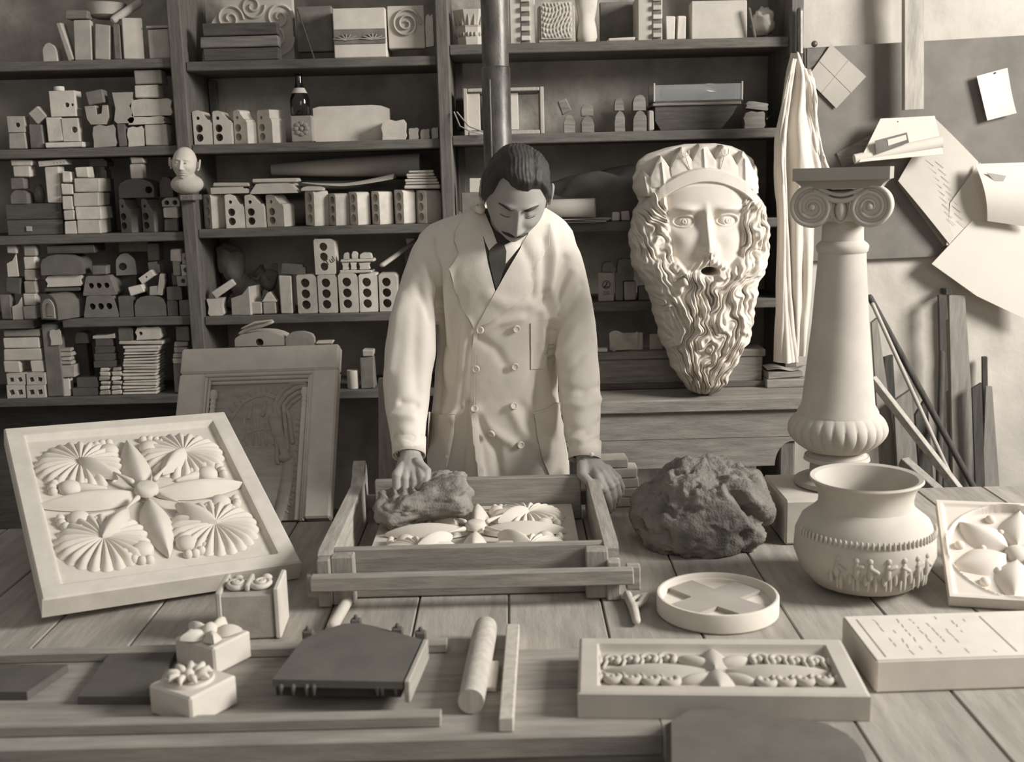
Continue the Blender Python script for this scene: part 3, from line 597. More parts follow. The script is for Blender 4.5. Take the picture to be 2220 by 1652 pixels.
o=mk('curled_sheet',sheet(20,8,cur),PAP,smooth=60,fix=False); tag(o,'curled pale paper sheet lying on top of the row of six bricks','paper')
for i in range(6):
    I('strip','strip','thin white strip, %s from the bottom of the pile on the rightmost brick'%ORD[i],874+i*1.5+(i%2)*3,401-i*6.0,955-i*3,407-i*6.0,PL2,'box',k=.5,yaw=0)
# ---- middle bay, fourth shelf
g=G(); a=YP(480,670,4.3); pts=[(476,560,30),(485,580,22),(498,600,26),(520,625,30),(512,650,34),(545,590,20),(560,600,18)]
for x,y,r in pts: p=YP(x+22,y+6,4.31); q=r/590; g.add(ell((p.x,p.y,max(p.z,SB[3]+q+.004)),(q,.045,q),14,10))
p=YP(530,655,4.31); g.add(ell((p.x,4.32,SB[3]+.03),(.07,.05,.045),14,10))
V,Fs,N9=remesh(g.vf(),.006,4); V=[(x+.02*n[0]*nz((x*9,y*9,z*9),1.6,4),y,z+.045*nz((x*7,y*7,z*7+3),1.6,4)) for (x,y,z),n in zip(V,N9)]; V=[(x,y,min(max(z,SB[3]+.002),9)) for x,y,z in V]
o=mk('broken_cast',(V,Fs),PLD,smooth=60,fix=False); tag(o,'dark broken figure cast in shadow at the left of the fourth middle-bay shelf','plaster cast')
I('ribbed_block','block','small ribbed pale block at the left end of the fourth middle-bay shelf',448,648,485,679,BRK,'tap',k=.9)
I('tile','tile','smooth tile tilted against the ribbed pale block, fourth middle-bay shelf',457,605,512,648,BRK,'box',roll=32,k=.25,bev=.002)
I('wedge_block','block','large grey wedge block with a slanting top, fourth middle-bay shelf',498,622,556,679,BRK,'wedge',yaw=18,k=1.1,Y=4.11)
I('block','block','low pale block right of the grey wedge, fourth middle-bay shelf',543,656,568,676,BRK,'box',k=1)
I('block','block','low grey block under the triangle piece, fourth middle-bay shelf',569,656,599,675,BRG,'box',k=1)
I('triangle_piece','block','pale triangular piece on the low grey block',567,634,600,656,BRK,'tri',k=.8)
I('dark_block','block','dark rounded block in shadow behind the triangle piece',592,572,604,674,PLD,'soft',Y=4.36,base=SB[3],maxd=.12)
I('tall_brick','brick','tall plain pale brick left of the holed brick row, fourth middle-bay shelf',605,598,633,671,BRK,'box',k=1.2)
I('fluted_block','block','glossy fluted dark block lying on the tall plain brick',608,569,662,598,GLM,'step',roll=-6,k=.6)
for i,(x0,x1) in enumerate([(643,688),(689,732),(734,777),(778,820),(821,862)]):
    I('holed_brick','brick','round-shouldered three-holed brick facing front, %s from the left beside the sleeve'%ORD[i],x0,595-(i>1)*2,x1,674,BRK,'soft',[(.42,.22,.12),(.42,.5,.12),(.42,.78,.12)],k=1.4)
o=I('holed_brick','brick','three-holed brick with scribbled letters standing alone on top of the lower row',681,518,727,597,BRK,'soft',[(.45,.22,.12),(.45,.5,.12),(.45,.78,.12)],k=1.2)
def writing(parent,txt,size,loc,rot,mat=INK,name='writing',ext=.0003):
    c=bpy.data.curves.new('w','FONT'); c.body=txt; c.size=size; c.extrude=ext; c.align_x='CENTER'; c.align_y='CENTER'
    o=bpy.data.objects.new('w',c); COL.objects.link(o); dg=bpy.context.evaluated_depsgraph_get(); me=bpy.data.meshes.new_from_object(o.evaluated_get(dg)); bpy.data.objects.remove(o)
    o=bpy.data.objects.new(name,me); me.materials.clear(); me.materials.append(mat); COL.objects.link(o); o.parent=parent; o.location=loc; o.rotation_euler=rot; return o
writing(o,'Tul',.03,(.018,-.0006,.048),(math.pi/2,-.5,0))
I('strip','strip','flat white strip under the little spools, fourth middle-bay shelf',736,587,808,594,PL2,'box',k=.6)
for j,(x0,x1) in enumerate([(741,757),(759,774),(778,802)]): I('spool','moulding','small white spool piece, %s of three between the strips'%['left','middle','right'][j],x0,570,x1,587,PL2,'tap',k=1)
I('strip','strip','flat white strip on the little spools, fourth middle-bay shelf',736,563,812,570,PL2,'box',k=.6)
for j,(x0,x1,y0) in enumerate([(744,758,548),(762,776,545),(780,806,548)]): I('spool','moulding','small white rounded piece, %s of three on top of the upper strip'%['left','middle','right'][j],x0,y0,x1,563,PL2,'dome',k=1)
p0=YP(830,574,4.13);p1=YP(900,524,4.3); o=mk('moulding_rod',tube([p0,p1],.012,10,fl=.7),PL2,smooth=40); tag(o,'white moulding length leaning up behind the sleeve, fourth middle-bay shelf','moulding')
I('brick','brick','small white brick end just left of the sleeve at shoulder height',880,517,902,531,PL2,'box',base=YP(890,531,4.3).z,Y=4.3); I('holder','block','dark block behind the rod holding the small white brick end',878,531,915,672,PLD,'box',Y=4.3,base=SB[3],maxd=.1)
# ---- middle bay, bottom
I('plaster_roll','plaster cast','short pale cylinder right of the framed relief, low in the middle bay',750,804,779,852,PL2,'cyl',base=SB[4])
I('box','box','dark box beside the short pale cylinder, low in the middle bay',780,776,812,852,PLD,'box',base=SB[4])
I('box','box','small grey box on the dark box, low in the middle bay',785,760,811,776,PLG,'box')
# ---- right bay, top shelf
zc=SCC[0]
cp=thing('octagonal_capital','pale eight-sided capital with carved leaf points and berries left of the stove pipe','plaster cast'); cp.location=(-.112,4.21,zc+.001); cp.scale=(.83,.83,1)
ch_=YP(1010,18,4.12).z-zc
def octa(r0,r1,z0,z1): return lathe([(r0,z0),(r1,z1)],8)
g=G(); 
for r0,r1,a,b in((.062,.066,0,.18),(.066,.07,.18,.52),(.07,.076,.52,.57),(.066,.088,.57,1.0)): g.add(octa(r0,r1,a*ch_,b*ch_),Matrix.Rotation(math.pi/8,4,'Z'))
mk('capital_body',g.vf(),PL2,cp)
g=G();g2=G()
for k in range(8):
    for s in(-.3,0,.3):
        a=math.pi/4*k+math.pi/8*0+s*.8; r=.067/ math.cos(((a+math.pi/8)%(math.pi/4))-math.pi/8) if 0 else .066
        g.add(ell((r*math.cos(a),r*math.sin(a),.33*ch_),(.006,.006,.008),8,6))
    for s in(-.18,.18):
        a=math.pi/4*k+s; g2.add(tube([(.066*math.cos(a),.066*math.sin(a),.62*ch_),(.076*math.cos(a),.076*math.sin(a),.86*ch_)],[.008,.002],6))
mk('berry_band',g.vf(),PLG,cp,smooth=60); mk('leaf_point_band',g2.vf(),PLG,cp,smooth=60)
def dentil(x0,x1,y0,y1,label,nb,side):
    a=YP(x0,y1,4.13); b=YP(x1,y1,4.13); zt=YP(x0,y0,4.13).z; t=thing('dentil_block',label,'plaster cast',(a.x,4.13,zc+.0005)); W=b.x-a.x; hh=zt-zc
    mk('block_body',bx(W,.16,hh,.003,c=(W/2,.08,0)),PL2,t)
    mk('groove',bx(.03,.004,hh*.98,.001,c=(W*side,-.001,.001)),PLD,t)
    for i in range(nb): mk('dentil',bx(.032,.014,hh/nb*.5,.002,c=(W*side,-.007,hh/nb*(i+.3))),PL2,t)
    return t
dentil(1106,1161,-30,95,'pale block with a vertical row of dentils just right of the stove pipe, top shelf',6,.62)
dentil(1383,1436,-10,82,'pale block with a short dentil row, middle of the right-bay top shelf',5,.78)
cb=I('leaf_carving','plaster cast','grey block carved with scrolling leaves right of the first dentil block, top shelf',1166,12,1248,91,PLG,'box',k=.5)
def crv(u,v): return .003*np.sin(9*np.pi*u+3*np.sin(6*v))*np.cos(7*np.pi*v+2*np.sin(5*u))*sst(0,.1,u)*sst(0,.1,1-u)*sst(0,.08,v)*sst(0,.08,1-v)
V,Fs=slab(.11,.125,.004,60,60,lambda u,v:2.2*np.abs(crv(u,v))); V=[(x-.055,-z,y+.012) for x,y,z in V]; mk('leaf_relief',(V,Fs),PLG,cb,smooth=60)
pt=YP(1272,90,4.15); g=G(); hh=.17
g.add(lathe([(.03,0),(.038,.02),(.034,.05),(.028,.08),(.036,.12),(.042,.16),(.03,.2)],20,True,lambda a,z:1+.08*math.sin(3*a+20*z)))
o=mk('torso_cast',g.vf(),PL2,loc=(pt.x,4.17,zc+.001),smooth=60); tag(o,'pale broken leg-like cast standing in the right bay top shelf','plaster cast')
I('slab','slab','thin white slab lying flat on the right bay top shelf',1318,82,1378,87,PL2,'box',k=1)
I('opening_shade_sheet','slab','dark sheet standing for the shaded opening behind the flat slab, right bay top shelf',1300,5,1378,84,PLD,'box',Y=4.3,k=.2,base=zc)  # added dark sheet that gives the opening its shade
I('block','block','left of two small grey blocks, right bay top shelf',1443,36,1465,79,BRK,'box',k=1)
I('block','block','right of two small grey blocks, right bay top shelf',1467,34,1488,78,BRK,'box',k=1)
I('slab','slab','big plain white slab standing in the right bay top shelf',1499,2,1621,76,PL2,'box',k=.4,Y=4.14)
o=mk('foot_cast',lump((0,0,.045),(.04,.055,.05),4,.35,1.4,28,20,flat=.044)[0:2],PL2,loc=(YP(1652,66,4.2).x,4.19,zc+.012),smooth=70); tag(o,'pale rounded foot-like cast at the right end of the top shelf','plaster cast')
p0=YP(1624,20,4.12);p1=YP(1636,64,4.12);p1.z=zc+.006; o=mk('stick',tube([p0,p1],.006,8),WDD); tag(o,'dark stick leaning left of the rounded cast, right bay top shelf','stick')
# ---- right bay, second shelf
zc=SCC[1]
fr=thing('open_box_frame','open pale wooden box frame standing behind the stove pipe, second shelf','frame'); a=YP(1006,288,4.13);b_=YP(1181,288,4.13); W=b_.x-a.x; hh=YP(1090,190,4.13).z-zc; fr.location=(a.x,4.13,zc+.0005)
BRX=M('pale_wood',.42,.2,9,.8,.2,stretch=(8,8,1))
mk('side_board',bx(.014,.2,hh,.002,c=(.008,.1,0)),BRX,fr); mk('side_board',bx(.014,.2,hh,.002,c=(W-.008,.1,0)),BRX,fr)
mk('base_board',bx(W-.034,.2,.014,.002,c=(W/2,.1,0)),BRX,fr); mk('top_board',bx(W-.034,.2,.012,.002,c=(W/2,.1,hh-.013)),BRX,fr)
mk('white_panel',bx(W*.17,.012,hh-.034,.002,c=(W*.12,.02,.017)),PL2,fr); mk('white_panel',bx(W*.14,.012,hh-.034,.002,c=(W*.38,.06,.017)),PLG,fr); mk('white_panel',bx(W*.12,.012,hh-.034,.002,c=(W*.62,.03,.017)),PL2,fr)
g=YP(985,262,4.07); o=mk('wire_loop',tube([(g.x+.0+.0,4.07,g.z+.03),(g.x+.02,4.05,g.z-.02),(g.x+.06,4.04,g.z-.04),(g.x+.11,4.06,g.z-.05),(g.x+.115,4.08,g.z-.045),(g.x+.05,4.07,g.z-.02),(g.x+.01,4.08,g.z+.03)],.0025,6),PLG,smooth=60); tag(o,'looped pale cord hanging from the shelf edge left of the stove pipe','cord')
def mould(x0,x1,y0,ym,y1,label,nm='wooden_form'):
    I(nm,'form',label+', lower part',x0,ym,x1,y1,WDX,'arch',k=1.4); I(nm,'form',label+', upper part',x0,y0,x1-2,ym,WDX,'dome',k=1.2)
I('wooden_form','form','round-ended wooden form left of the others, second shelf of the right bay',1222,249,1248,287,WDX,'arch',k=1.4); I('wooden_form','form','wooden bar tilted on the round-ended form, second shelf of the right bay',1208,212,1240,249,WDX,'box',roll=22,k=1)
mould(1260,1289,225,252,284,'small rounded wooden form pair, second of those left of the box')
mould(1332,1356,213,240,280,'narrow wooden form pair left of the broad pair')
mould(1372,1403,206,240,279,'broad rounded wooden form pair nearest the glass case')
I('block','block','small pale block beside the broad wooden form pair',1405,240,1418,277,BRG,'box')
tg=thing('trough','dark rounded trough lying on the second shelf of the right bay','trough'); a=YP(1420,276,4.14);b_=YP(1598,276,4.14); W=b_.x-a.x; tg.location=(a.x,4.13,zc+.001); hh=.085
mk('trough_shell',prism([(0.02,0.001),(W-.06,0.001),(W-.02,hh*.55),(W,hh-.001),(0,hh-.001),(0,hh*.4)],.22),WDD,tg); mk('rim',bx(W+.02,.24,.01,.002,c=(W/2,.11,hh)),WDX,tg)
gc=thing('glass_case','long glazed case lying on the dark trough, second shelf of the right bay','case',(a.x-.005,4.14,zc+hh+.0125)); W2=YP(1614,200,4.14).x-a.x; hc=YP(1500,178,4.14).z-(zc+hh+.013)
GL=bpy.data.materials.new('clear_glass'); GL.use_nodes=True; b=GL.node_tree.nodes['Principled BSDF']; b.inputs['Transmission Weight'].default_value=.95; b.inputs['Roughness'].default_value=.05; b.inputs['Base Color'].default_value=(.8,.8,.76,1)
mk('glass_pane',bx(W2-.012,.004,hc-.012,.001,c=(W2/2,.004,.006)),GL,gc)
mk('case_back',bx(W2,.006,hc,.001,c=(W2/2,.15,0)),WDD,gc); mk('case_bottom',bx(W2,.14,.006,.001,c=(W2/2,.07,0)),WDD,gc)
for c in((.003,.003),(W2-.003,.003)): mk('case_edge',bx(.006,.006,hc,.001,c=(c[0],c[1],0)),BRX,gc)
o=mk('dark_bottle',tube([(a.x+.05,4.2,zc+hh+.05),(a.x+.17,4.2,zc+hh+.05),(a.x+.2,4.2,zc+hh+.05),(a.x+.22,4.2,zc+hh+.05)],[.028,.028,.02,.01],16),GLZ,smooth=50); tag(o,'dark rounded flask lying inside the glazed case','bottle')
I('stone','block','lower of two lumpy wooden blocks right of the trough, second shelf of the right bay',1612,241,1660,265,WDX,'rough',k=.8); I('stone','block','upper of two lumpy wooden blocks right of the trough, second shelf of the right bay',1615,217,1668,241,WDX,'rough',k=.8,roll=-8)
p0=YP(1662,258,4.14);p1=YP(1684,240,4.2); o=mk('key_rod',tube([p0,p1],.004,6),MET); tag(o,'short metal rod with a loop at the far right of the second shelf','rod'); p0.z=max(p0.z,zc+.005)
mk('loop',tube([(p1.x+.008*math.cos(t),p1.y,p1.z+.008*math.sin(t)) for t in [i*.7 for i in range(10)]],.002,5),MET,o)
# ---- right bay, third shelf: dark cloth heap, rolls
zc=SCC[2]
def heap(u,v):
    x=.0+.58*u; e=(1-(2*v-1)**2); top=.20*(math.sin(math.pi*min(1,u*.55+.30))**1.0)*(.55+.5*u)
    return (.15+x, 4.13+.26*v, zc+.03+ (e**.6)*top + .018*math.sin(14*(v+.55*u)+5*u)+.012*nz((u*4,v*4,1),1.2,3))
DKC=M('dark_canvas',.09,.25,14,.9,.3,rnd=0)
V,Fs=grid(60,30,heap); n=len(V); V2=[(x,y,zc+.003) for x,y,z in V]; bd=[j for j in range(60)]+[j*60+59 for j in range(1,30)]+[29*60+i for i in range(58,-1,-1)]+[j*60 for j in range(28,0,-1)]
Fs=Fs+[tuple(i+n for i in reversed(q)) for q in Fs]+[(bd[i],bd[(i+1)%len(bd)],bd[(i+1)%len(bd)]+n,bd[i]+n) for i in range(len(bd))]
o=mk('canvas_heap',(V+V2,Fs),DKC,smooth=60); tag(o,'heap of dark folded canvas on the shelf between the man and the mask','canvas')
o=mk('paper_roll',tube([(YP(1180,440,4.07).x-.1,4.09,zc+.054),(YP(1290,440,4.05).x,4.05,zc+.052)],[.030,.034],24,cap=False,round_=False),PAG,smooth=60); tag(o,'brownish paper roll with an open end right of the head of the man','paper roll')
sd=o.modifiers.new('s','SOLIDIFY'); sd.thickness=.002
for i in range(3):
    o=mk('paper_sheet',bx(.34-.03*i,.2,.003,.0008),PAG,loc=(YP(1210+10*i,474,4.1).x,4.15-.01*i,zc+.0015+i*.0055),rot=(0,0,.08*i)); tag(o,'flat paper sheet under the brownish roll, %s of three'%['lowest','middle','upper'][i],'paper')
I('chalk','stick','short pale chalk stick left of the mask at temple height, left piece',1326,460,1344,466,PL2,'box',base=zc); I('chalk','stick','short pale chalk stick left of the mask at temple height, right piece',1346,459,1366,466,PL2,'box',base=zc)
I('parcel','parcel','pale block behind the left ear of the man',1016,386,1044,419,PL2,'box',base=YP(1030,419,4.12).z); I('dark_box','box','dark box under the pale block behind the left ear of the man',1000,419,1046,476,PLD,'box',base=zc,k=.8)
# ---- right bay, fourth shelf
zc=SCC[3]
tn=I('printed_packet','packet','upright printed packet with a round emblem left of the mask',1297,592,1332,652,BRG,'box',k=.7,Y=4.12)
mk('emblem_ring',tube([(.014*math.cos(t),0,.014*math.sin(t)) for t in [i*math.pi/10 for i in range(21)]],.0012,5),INK,tn,loc=(0,-.001,.062))
mk('emblem_figure',tube([(-.008,0,.054),(0,0,.062),(.002,0,.07)],.0018,5),INK,tn,loc=(0,-.001,0)); mk('emblem_base',bx(.02,.002,.003,.0005,c=(0,0,.052)),INK,tn)
mk('print_line',bx(.022,.002,.003,.0005,c=(0,-.0005,.034)),PLD,tn); mk('print_line',bx(.026,.002,.003,.0005,c=(0,-.0005,.026)),PLD,tn)
I('packet_top','lump','dark lumpy thing on top of the printed packet',1305,568,1331,592,PLD,'dome',k=1)
I('dark_block','block','dark block between the printed packet and the pale-edged block',1334,590,1352,651,PLD,'box')
I('block','block','pale-edged grey block nearest the mask on the fourth right-bay shelf',1353,611,1380,652,BRG,'box',k=1)
I('crumpled_bag','bag','crumpled dark bag on the pale-edged grey block',1338,560,1376,611,PLD,'rough',k=.8)
I('block','block','low dark block behind the mask at beard height',1384,622,1412,653,PLD,'box')
# ---- on the chest
zt=YP(1400,762,3.96).z
c1=thing('drawing_card','grey card with a crumpled drawing standing on the chest','card'); p=YP(1352,757,3.99); q=YP(1394,757,3.99); hh=.062
mk('card_board',bx(q.x-p.x,.006,hh,.001),PLG,c1); c1.location=((p.x+q.x)/2,4.0,zt+.0005)
V,Fs=sheet(14,8,lambda u,v:(-.085+.1*u,-.012-.01*math.sin(5*u+4*v),.004+.06*v+.008*math.sin(7*u)*v),.001); mk('crumpled_paper',(V,Fs),PLG,c1,smooth=60,fix=False)
o=mk('card',bx(.045,.006,.055,.001),PLG,loc=(YP(1422,757,4.0).x,4.0,zt+.0005)); tag(o,'small plain grey card standing on the chest beside the mask','card')
o=mk('bottle_stopper',lathe([(.009,0),(.007,.012),(.004,.018),(.006,.026),(.002,.032)],16),PLG,loc=(YP(1332,765,3.98).x,3.99,zt+.0005),smooth=50); tag(o,'tiny pale bell-shaped knob on the chest left of the drawing card','knob')
o=mk('paper_scrap',bx(.035,.03,.012,.001),PAP,loc=(YP(1306,765,3.98).x,3.985,zt+.0005)); tag(o,'folded white paper scrap on the chest beside the right sleeve','paper')
# planks at right of the chest
a=YP(1655,838,3.9); o=mk('plank_end',bx(.15,.12,.03,.003,.002),WDX,loc=(a.x+.09,3.97,.8905)); tag(o,'short worn plank lying on the bench right of the mask, lower','plank')
o=mk('plank_end',bx(.13,.10,.022,.003,.002),WDX,loc=(a.x+.08,3.98,.9215),rot=(0,0,.1)); tag(o,'short worn plank lying on the bench right of the mask, upper','plank')
V,Fs=sheet(14,10,lambda u,v:(.14*u,.09*v,.004+.02*math.sin(3*u+2*v)*u*v+.01*math.sin(8*u)*u),.002); o=mk('rag',(V,Fs),PLG,loc=(a.x+.02,3.93,.951),smooth=60,fix=False); tag(o,'crumpled grey rag on the plank ends under the hanging coat','cloth')
# ================================================================= coat hanging from a nail
def drape(pts,nm,mat,parent,y0,n=60,seed=0,amp=.012,fr=9,th=.004):
    """pts: rows of (py, xl, xr) in the photo at depth y0"""
    ys=[p[0] for p in pts]
    def fn(u,v):
        t=v*(len(pts)-1); i=min(int(t),len(pts)-2); f_=t-i; py=pts[i][0]*(1-f_)+pts[i+1][0]*f_; xl=pts[i][1]*(1-f_)+pts[i+1][1]*f_; xr=pts[i][2]*(1-f_)+pts[i+1][2]*f_
        q=YP(xl+(xr-xl)*u,py,y0); e=min(1,v*2.5+.15)
        return (q.x,y0-amp*e*(math.sin(fr*u**1.25*math.pi+1.6*math.sin(v*2.2+seed)+2*nz((u*2,v*1.5,seed),1,2))*(.6+.6*nz((u*3,v*2,seed+4),1,1))+.35*math.sin(2.7*fr*u+seed+v*3))-.03*math.sin(math.pi*u)*e+0.022*nz((u*2.2,v*3,seed),1,3),q.z)
    return mk(nm,sheet(n,60,fn,th),mat,parent,smooth=70,fix=False)
ck=thing('hanging_coat','long pale cotton coat hanging from a nail on the shelf post right of the mask','coat')
drape([(116,1716,1732),(170,1702,1758),(260,1690,1768),(370,1684,1798),(480,1686,1765),(640,1684,1760),(770,1698,1748)],'coat_body',CL2,ck,3.95,90,.5,.014,5)
drape([(128,1716,1726),(200,1700,1716),(290,1682,1704),(360,1682,1700),(480,1686,1706),(640,1682,1712),(784,1680,1728)],'sleeve',CL2,ck,3.925,40,2,.010,3)
drape([(150,1735,1758),(190,1742,1768),(250,1748,1770),(330,1760,1780),(372,1768,1802)],'coat_flap',CL2,ck,3.965,30,4,.007,4)
n0=YP(1724,118,3.95); mk('nail',tube([(n0.x,4.08,n0.z),(n0.x,3.93,n0.z+.005)],.004,8),MET,ck)
p0=YP(1734,24,4.06);p1=YP(1734,116,4.06); o=mk('iron_bar',tube([p0,p1],.012,8),MET); o2=o; tag(o,'dark iron bar hanging on the post above the coat','bar'); o.location.y=.0
# ================================================================= board with papers on the right wall
YB=4.395
def qd(pts,Y,t): 
    P=[YP(x,y,Y) for x,y in pts]; return prism([(p.x,p.z) for p in P],t)
def flat(name,cat,label,pts,Y,t,mat,parent=None):
    V,Fs=qd(pts,Y,t); V=[(x,y+Y,z) for x,y,z in V]; o=mk(name,(V,Fs),mat,parent)
    if not parent: tag(o,label,cat)
    return o
flat('dark_board','board','large dark drawing board fixed to the wall at the right',[(1744,104),(2300,72),(2300,545),(1878,562),(1760,566)],YB,.02,BRD)
flat('kraft_paper','paper','square brown paper with fold creases pinned cornerwise to the dark board',[(1802,96),(1878,166),(1813,235),(1749,170)],YB-.012,.003,PAG)
k=bpy.data.objects['kraft_paper']
for a_,b_ in(((1776,132),(1846,202)),((1840,130),(1781,202))):
    p=YP(*a_,YB-.0125);q=YP(*b_,YB-.0125); mk('crease',tube([p,q],.0012,5),PLG,k)
flat('dark_card','card','small dark card behind the upper left of the brown paper',[(1750,104),(1790,103),(1770,140),(1750,150)],YB-.004,.003,PLD)
p=YP(1764,96,YB); o=mk('nail_head',ell((p.x,YB-.01,p.z),(.012,.01,.012)),MET,smooth=60); tag(o,'dark round nail head above the brown paper','nail')
flat('hanging_plank','plank','upright pale plank hanging in front of the dark board near the top',[(1962,-60),(2003,-60),(2003,236),(1962,238)],YB-.10,.035,M('pale_plank',.42,.3,8,.8,.3,stretch=(7,7,1),rnd=0,spots=.2))
def leaf(name,label,TL,TR,BR,BL,Y,fn,mat,nx=24,ny=20,cat='paper',parent=None):
    def f(u,v):
        x=(TL[0]*(1-u)+TR[0]*u)*(1-v)+(BL[0]*(1-u)+BR[0]*u)*v; y=(TL[1]*(1-u)+TR[1]*u)*(1-v)+(BL[1]*(1-u)+BR[1]*u)*v; yy=Y-fn(u,v); q=YP(x,y,Y); return (q.x,yy,q.z)
    o=mk(name,sheet(nx,ny,f),mat,parent,smooth=60,fix=False)
    if not parent: tag(o,label,cat)
    return o
leaf('white_card','small bright white card pinned aslant at the far right of the dark board',(2113,166),(2184,147),(2199,246),(2136,262),YB-.012,lambda u,v:.02*(v**3)*u+.03*(1-u)**2*.6,PAP)
pin=lambda x,y,Y,par: mk('pin',ell(tuple(YP(x,y,Y)),(.0035,.004,.0035),8,6),MET,par,smooth=60)
pin(2158,158,YB-.02,bpy.data.objects['white_card'])
flat('wood_offcut','board','thin brown board slanting behind the curled white drawing',[(1814,332),(1886,293),(1900,330),(1826,362)],YB-.008,.006,WDX)
cd=thing('curled_drawing','white sheet curled upward at its foot with a dark label pinned at the right','paper')
leaf('sheet_body','',(1905,258),(2022,252),(2030,335),(1850,352),YB-.05,lambda u,v:.02+.05*v,PAP,parent=cd)
p0=YP(1852,345,YB-.10);p1=YP(2040,308,YB-.10); mk('rolled_edge',tube([p0,p1],[.018,.024],18,round_=False),PAP,cd,smooth=60)
flat('dark_label','','',[(1897,305),(1966,287),(1971,309),(1900,335)],YB-.128,.002,PLD,cd); flat('label_card','','',[(1924,303),(1964,292),(1966,303),(1926,316)],YB-.1295,.0015,PAP,cd)
pin(1946,264,YB-.074,cd); pin(2018,264,YB-.074,cd)
tr=leaf('tracing_sheet','large translucent folded drawing hanging aslant behind the column capital',(2025,256),(2120,352),(2052,530),(1940,392),YB-.010,lambda u,v:.006+.03*v+.006*math.sin(3*u),M('tracing_light',.48,.1,5,.7,.05,rnd=0),30,30)
flat('lower_sheet','paper','',[(1946,398),(2110,352),(2207,480),(2046,534)],YB-.003,.0015,PAG); bpy.data.objects['lower_sheet']['label']='grey sheet lying flat against the board under the translucent drawing'
for i in range(9):
    a=(2012+i*6,350+i*16); 
    for j in range(2):
        p=YP(a[0]-6+j*22,a[1]-4+j*4,YB-.036-.0016*i); q=YP(a[0]+12+j*22,a[1]+10+j*4,YB-.038-.0016*i); mk('pencil_line',tube([p,q],.0007,4),PLG,tr)
wb=leaf('curling_sheet','big bright white sheet with a curled top and a dark triangle at the right edge',(2105,356),(2230,352),(2230,492),(2132,478),YB-.05,lambda u,v:.03+.04*math.sin(math.pi*(v*.9+.05)),PAP)
flat('dark_triangle','','',[(2139,374),(2182,381),(2168,406)],YB-.115,.002,PLG,wb)
flat('white_sheet','paper','large blank white sheet hanging below the curled ones at the right edge',[(2108,478),(2240,486),(2240,700),(2118,642),(2020,572)],YB-.05,.004,PAP)
flat('white_wedge','paper','white sheet wedge between the translucent drawing and the curling sheet',[(2060,440),(2125,352),(2150,470),(2110,520),(2052,532)],YB-.045,.002,PAP)
# ================================================================= poles and planks leaning at the right
def pole(name,label,p0,Y0,p1,Y1,r,mat,cat='pole',sq=0,fl=1):
    a=YP(*p0,Y0);b=YP(*p1,Y1)
    d=(b-a); 
    if b.z>.02: b=a+d*((a.z-.015)/(a.z-b.z)) if a.z>b.z else b
    if sq:
        t=(b-a); L=t.length; q=t.to_track_quat('Z','Y'); V,Fs=bx(sq[0],sq[1],L,.002); V=[tuple(a+q@Vector(v)) for v in V]; o=mk(name,(V,Fs),mat)
    else: o=mk(name,tube([a,b],r,10),mat,smooth=60)
    tag(o,label,cat); return o
BW=M('batten_wood',.36,.25,8,.8,.25,stretch=(6,6,6),rnd=.1); DWZ=M('dark_wood_z',.07,.35,9,.8,.3,stretch=(8,8,1)); GRZ=M('grey_plank',.26,.25,9,.85,.3,stretch=(8,8,1))
def upright(name,label,pts,Y,t,mat,lean=.0):
    P=[YP(x,y,Y) for x,y in pts]; zt=max(p.z for p in P); out=[(p.x,max(p.z,.012)) for p in P]
    V,Fs=prism(out,t); V=[(x,y+Y-(zt-z)*lean,z) for x,y,z in V]; o=mk(name,(V,Fs),mat); tag(o,label,'plank')
upright('broad_plank','broad pale plank widening downwards against the wall at the right',[(2058,640),(2092,640),(2130,1300),(2068,1300)],4.37,.02,GRZ)
upright('notched_lath','dark notched lath along the left edge of the broad plank',[(2036,640),(2052,640),(2056,690),(2050,695),(2056,845),(2050,850),(2064,1300),(2048,1300)],4.33,.02,DWZ)
o=mk('plank_peg',bx(.022,.06,.022,.002),DWZ,loc=(YP(2057,634,4.34).x,4.37,YP(2057,640,4.34).z)); tag(o,'small dark peg at the top of the broad plank','peg')
pole('file_handle','round-headed dark rod standing left of the notched lath',(2042,766),4.3,(2030,1300),4.1,.012,DWZ)
pole('dark_lath','dark lath with a square top near the right edge',(2134,773),4.385,(2140,1300),4.372,0,DWZ,'lath',sq=(.024,.02))
upright('short_plank','short grey plank right of the dark square-topped lath',[(2138,838),(2151,838),(2178,1300),(2120,1300)],4.34,.012,GRZ)
upright('dark_offcut','dark offcut leaning left of the square-topped lath near the right edge',[(2108,842),(2128,830),(2140,1300),(2120,1300)],4.315,.012,DWZ)
pole('iron_rod','long thick dark rod slanting from the column down to the right',(1886,645),4.15,(2140,1110),4.0,.012,DWZ)
pole('bright_rod','thin shining rod slanting beside the thick dark rod',(1892,660),4.05,(2026,955),4.0,.0075,M('shiny_metal',.42,.1,10,.5,.0,rnd=0),)
pole('pale_batten','long pale square batten slanting from behind the column base',(1890,820),3.9,(2112,1105),3.65,0,BW,'batten',sq=(.03,.025))
upright('grey_board','grey board leaning behind the column, nearest to its shaft',[(1890,700),(1902,690),(1985,1300),(1925,1300)],4.25,.02,GRZ)
upright('grey_board','dark board with a cut top leaning behind the crossing rods',[(1918,775),(1936,770),(1962,1300),(1915,1300)],4.3,.02,DWZ)
upright('grey_board','mid-grey plank leaning under the crossing rods',[(1938,870),(1975,845),(2012,1300),(1960,1300)],4.2,.02,GRZ)
upright('grey_board','narrow dark plank in the shade right of the mid-grey plank',[(1985,900),(2010,860),(2040,1300),(2010,1300)],4.28,.02,DWZ)
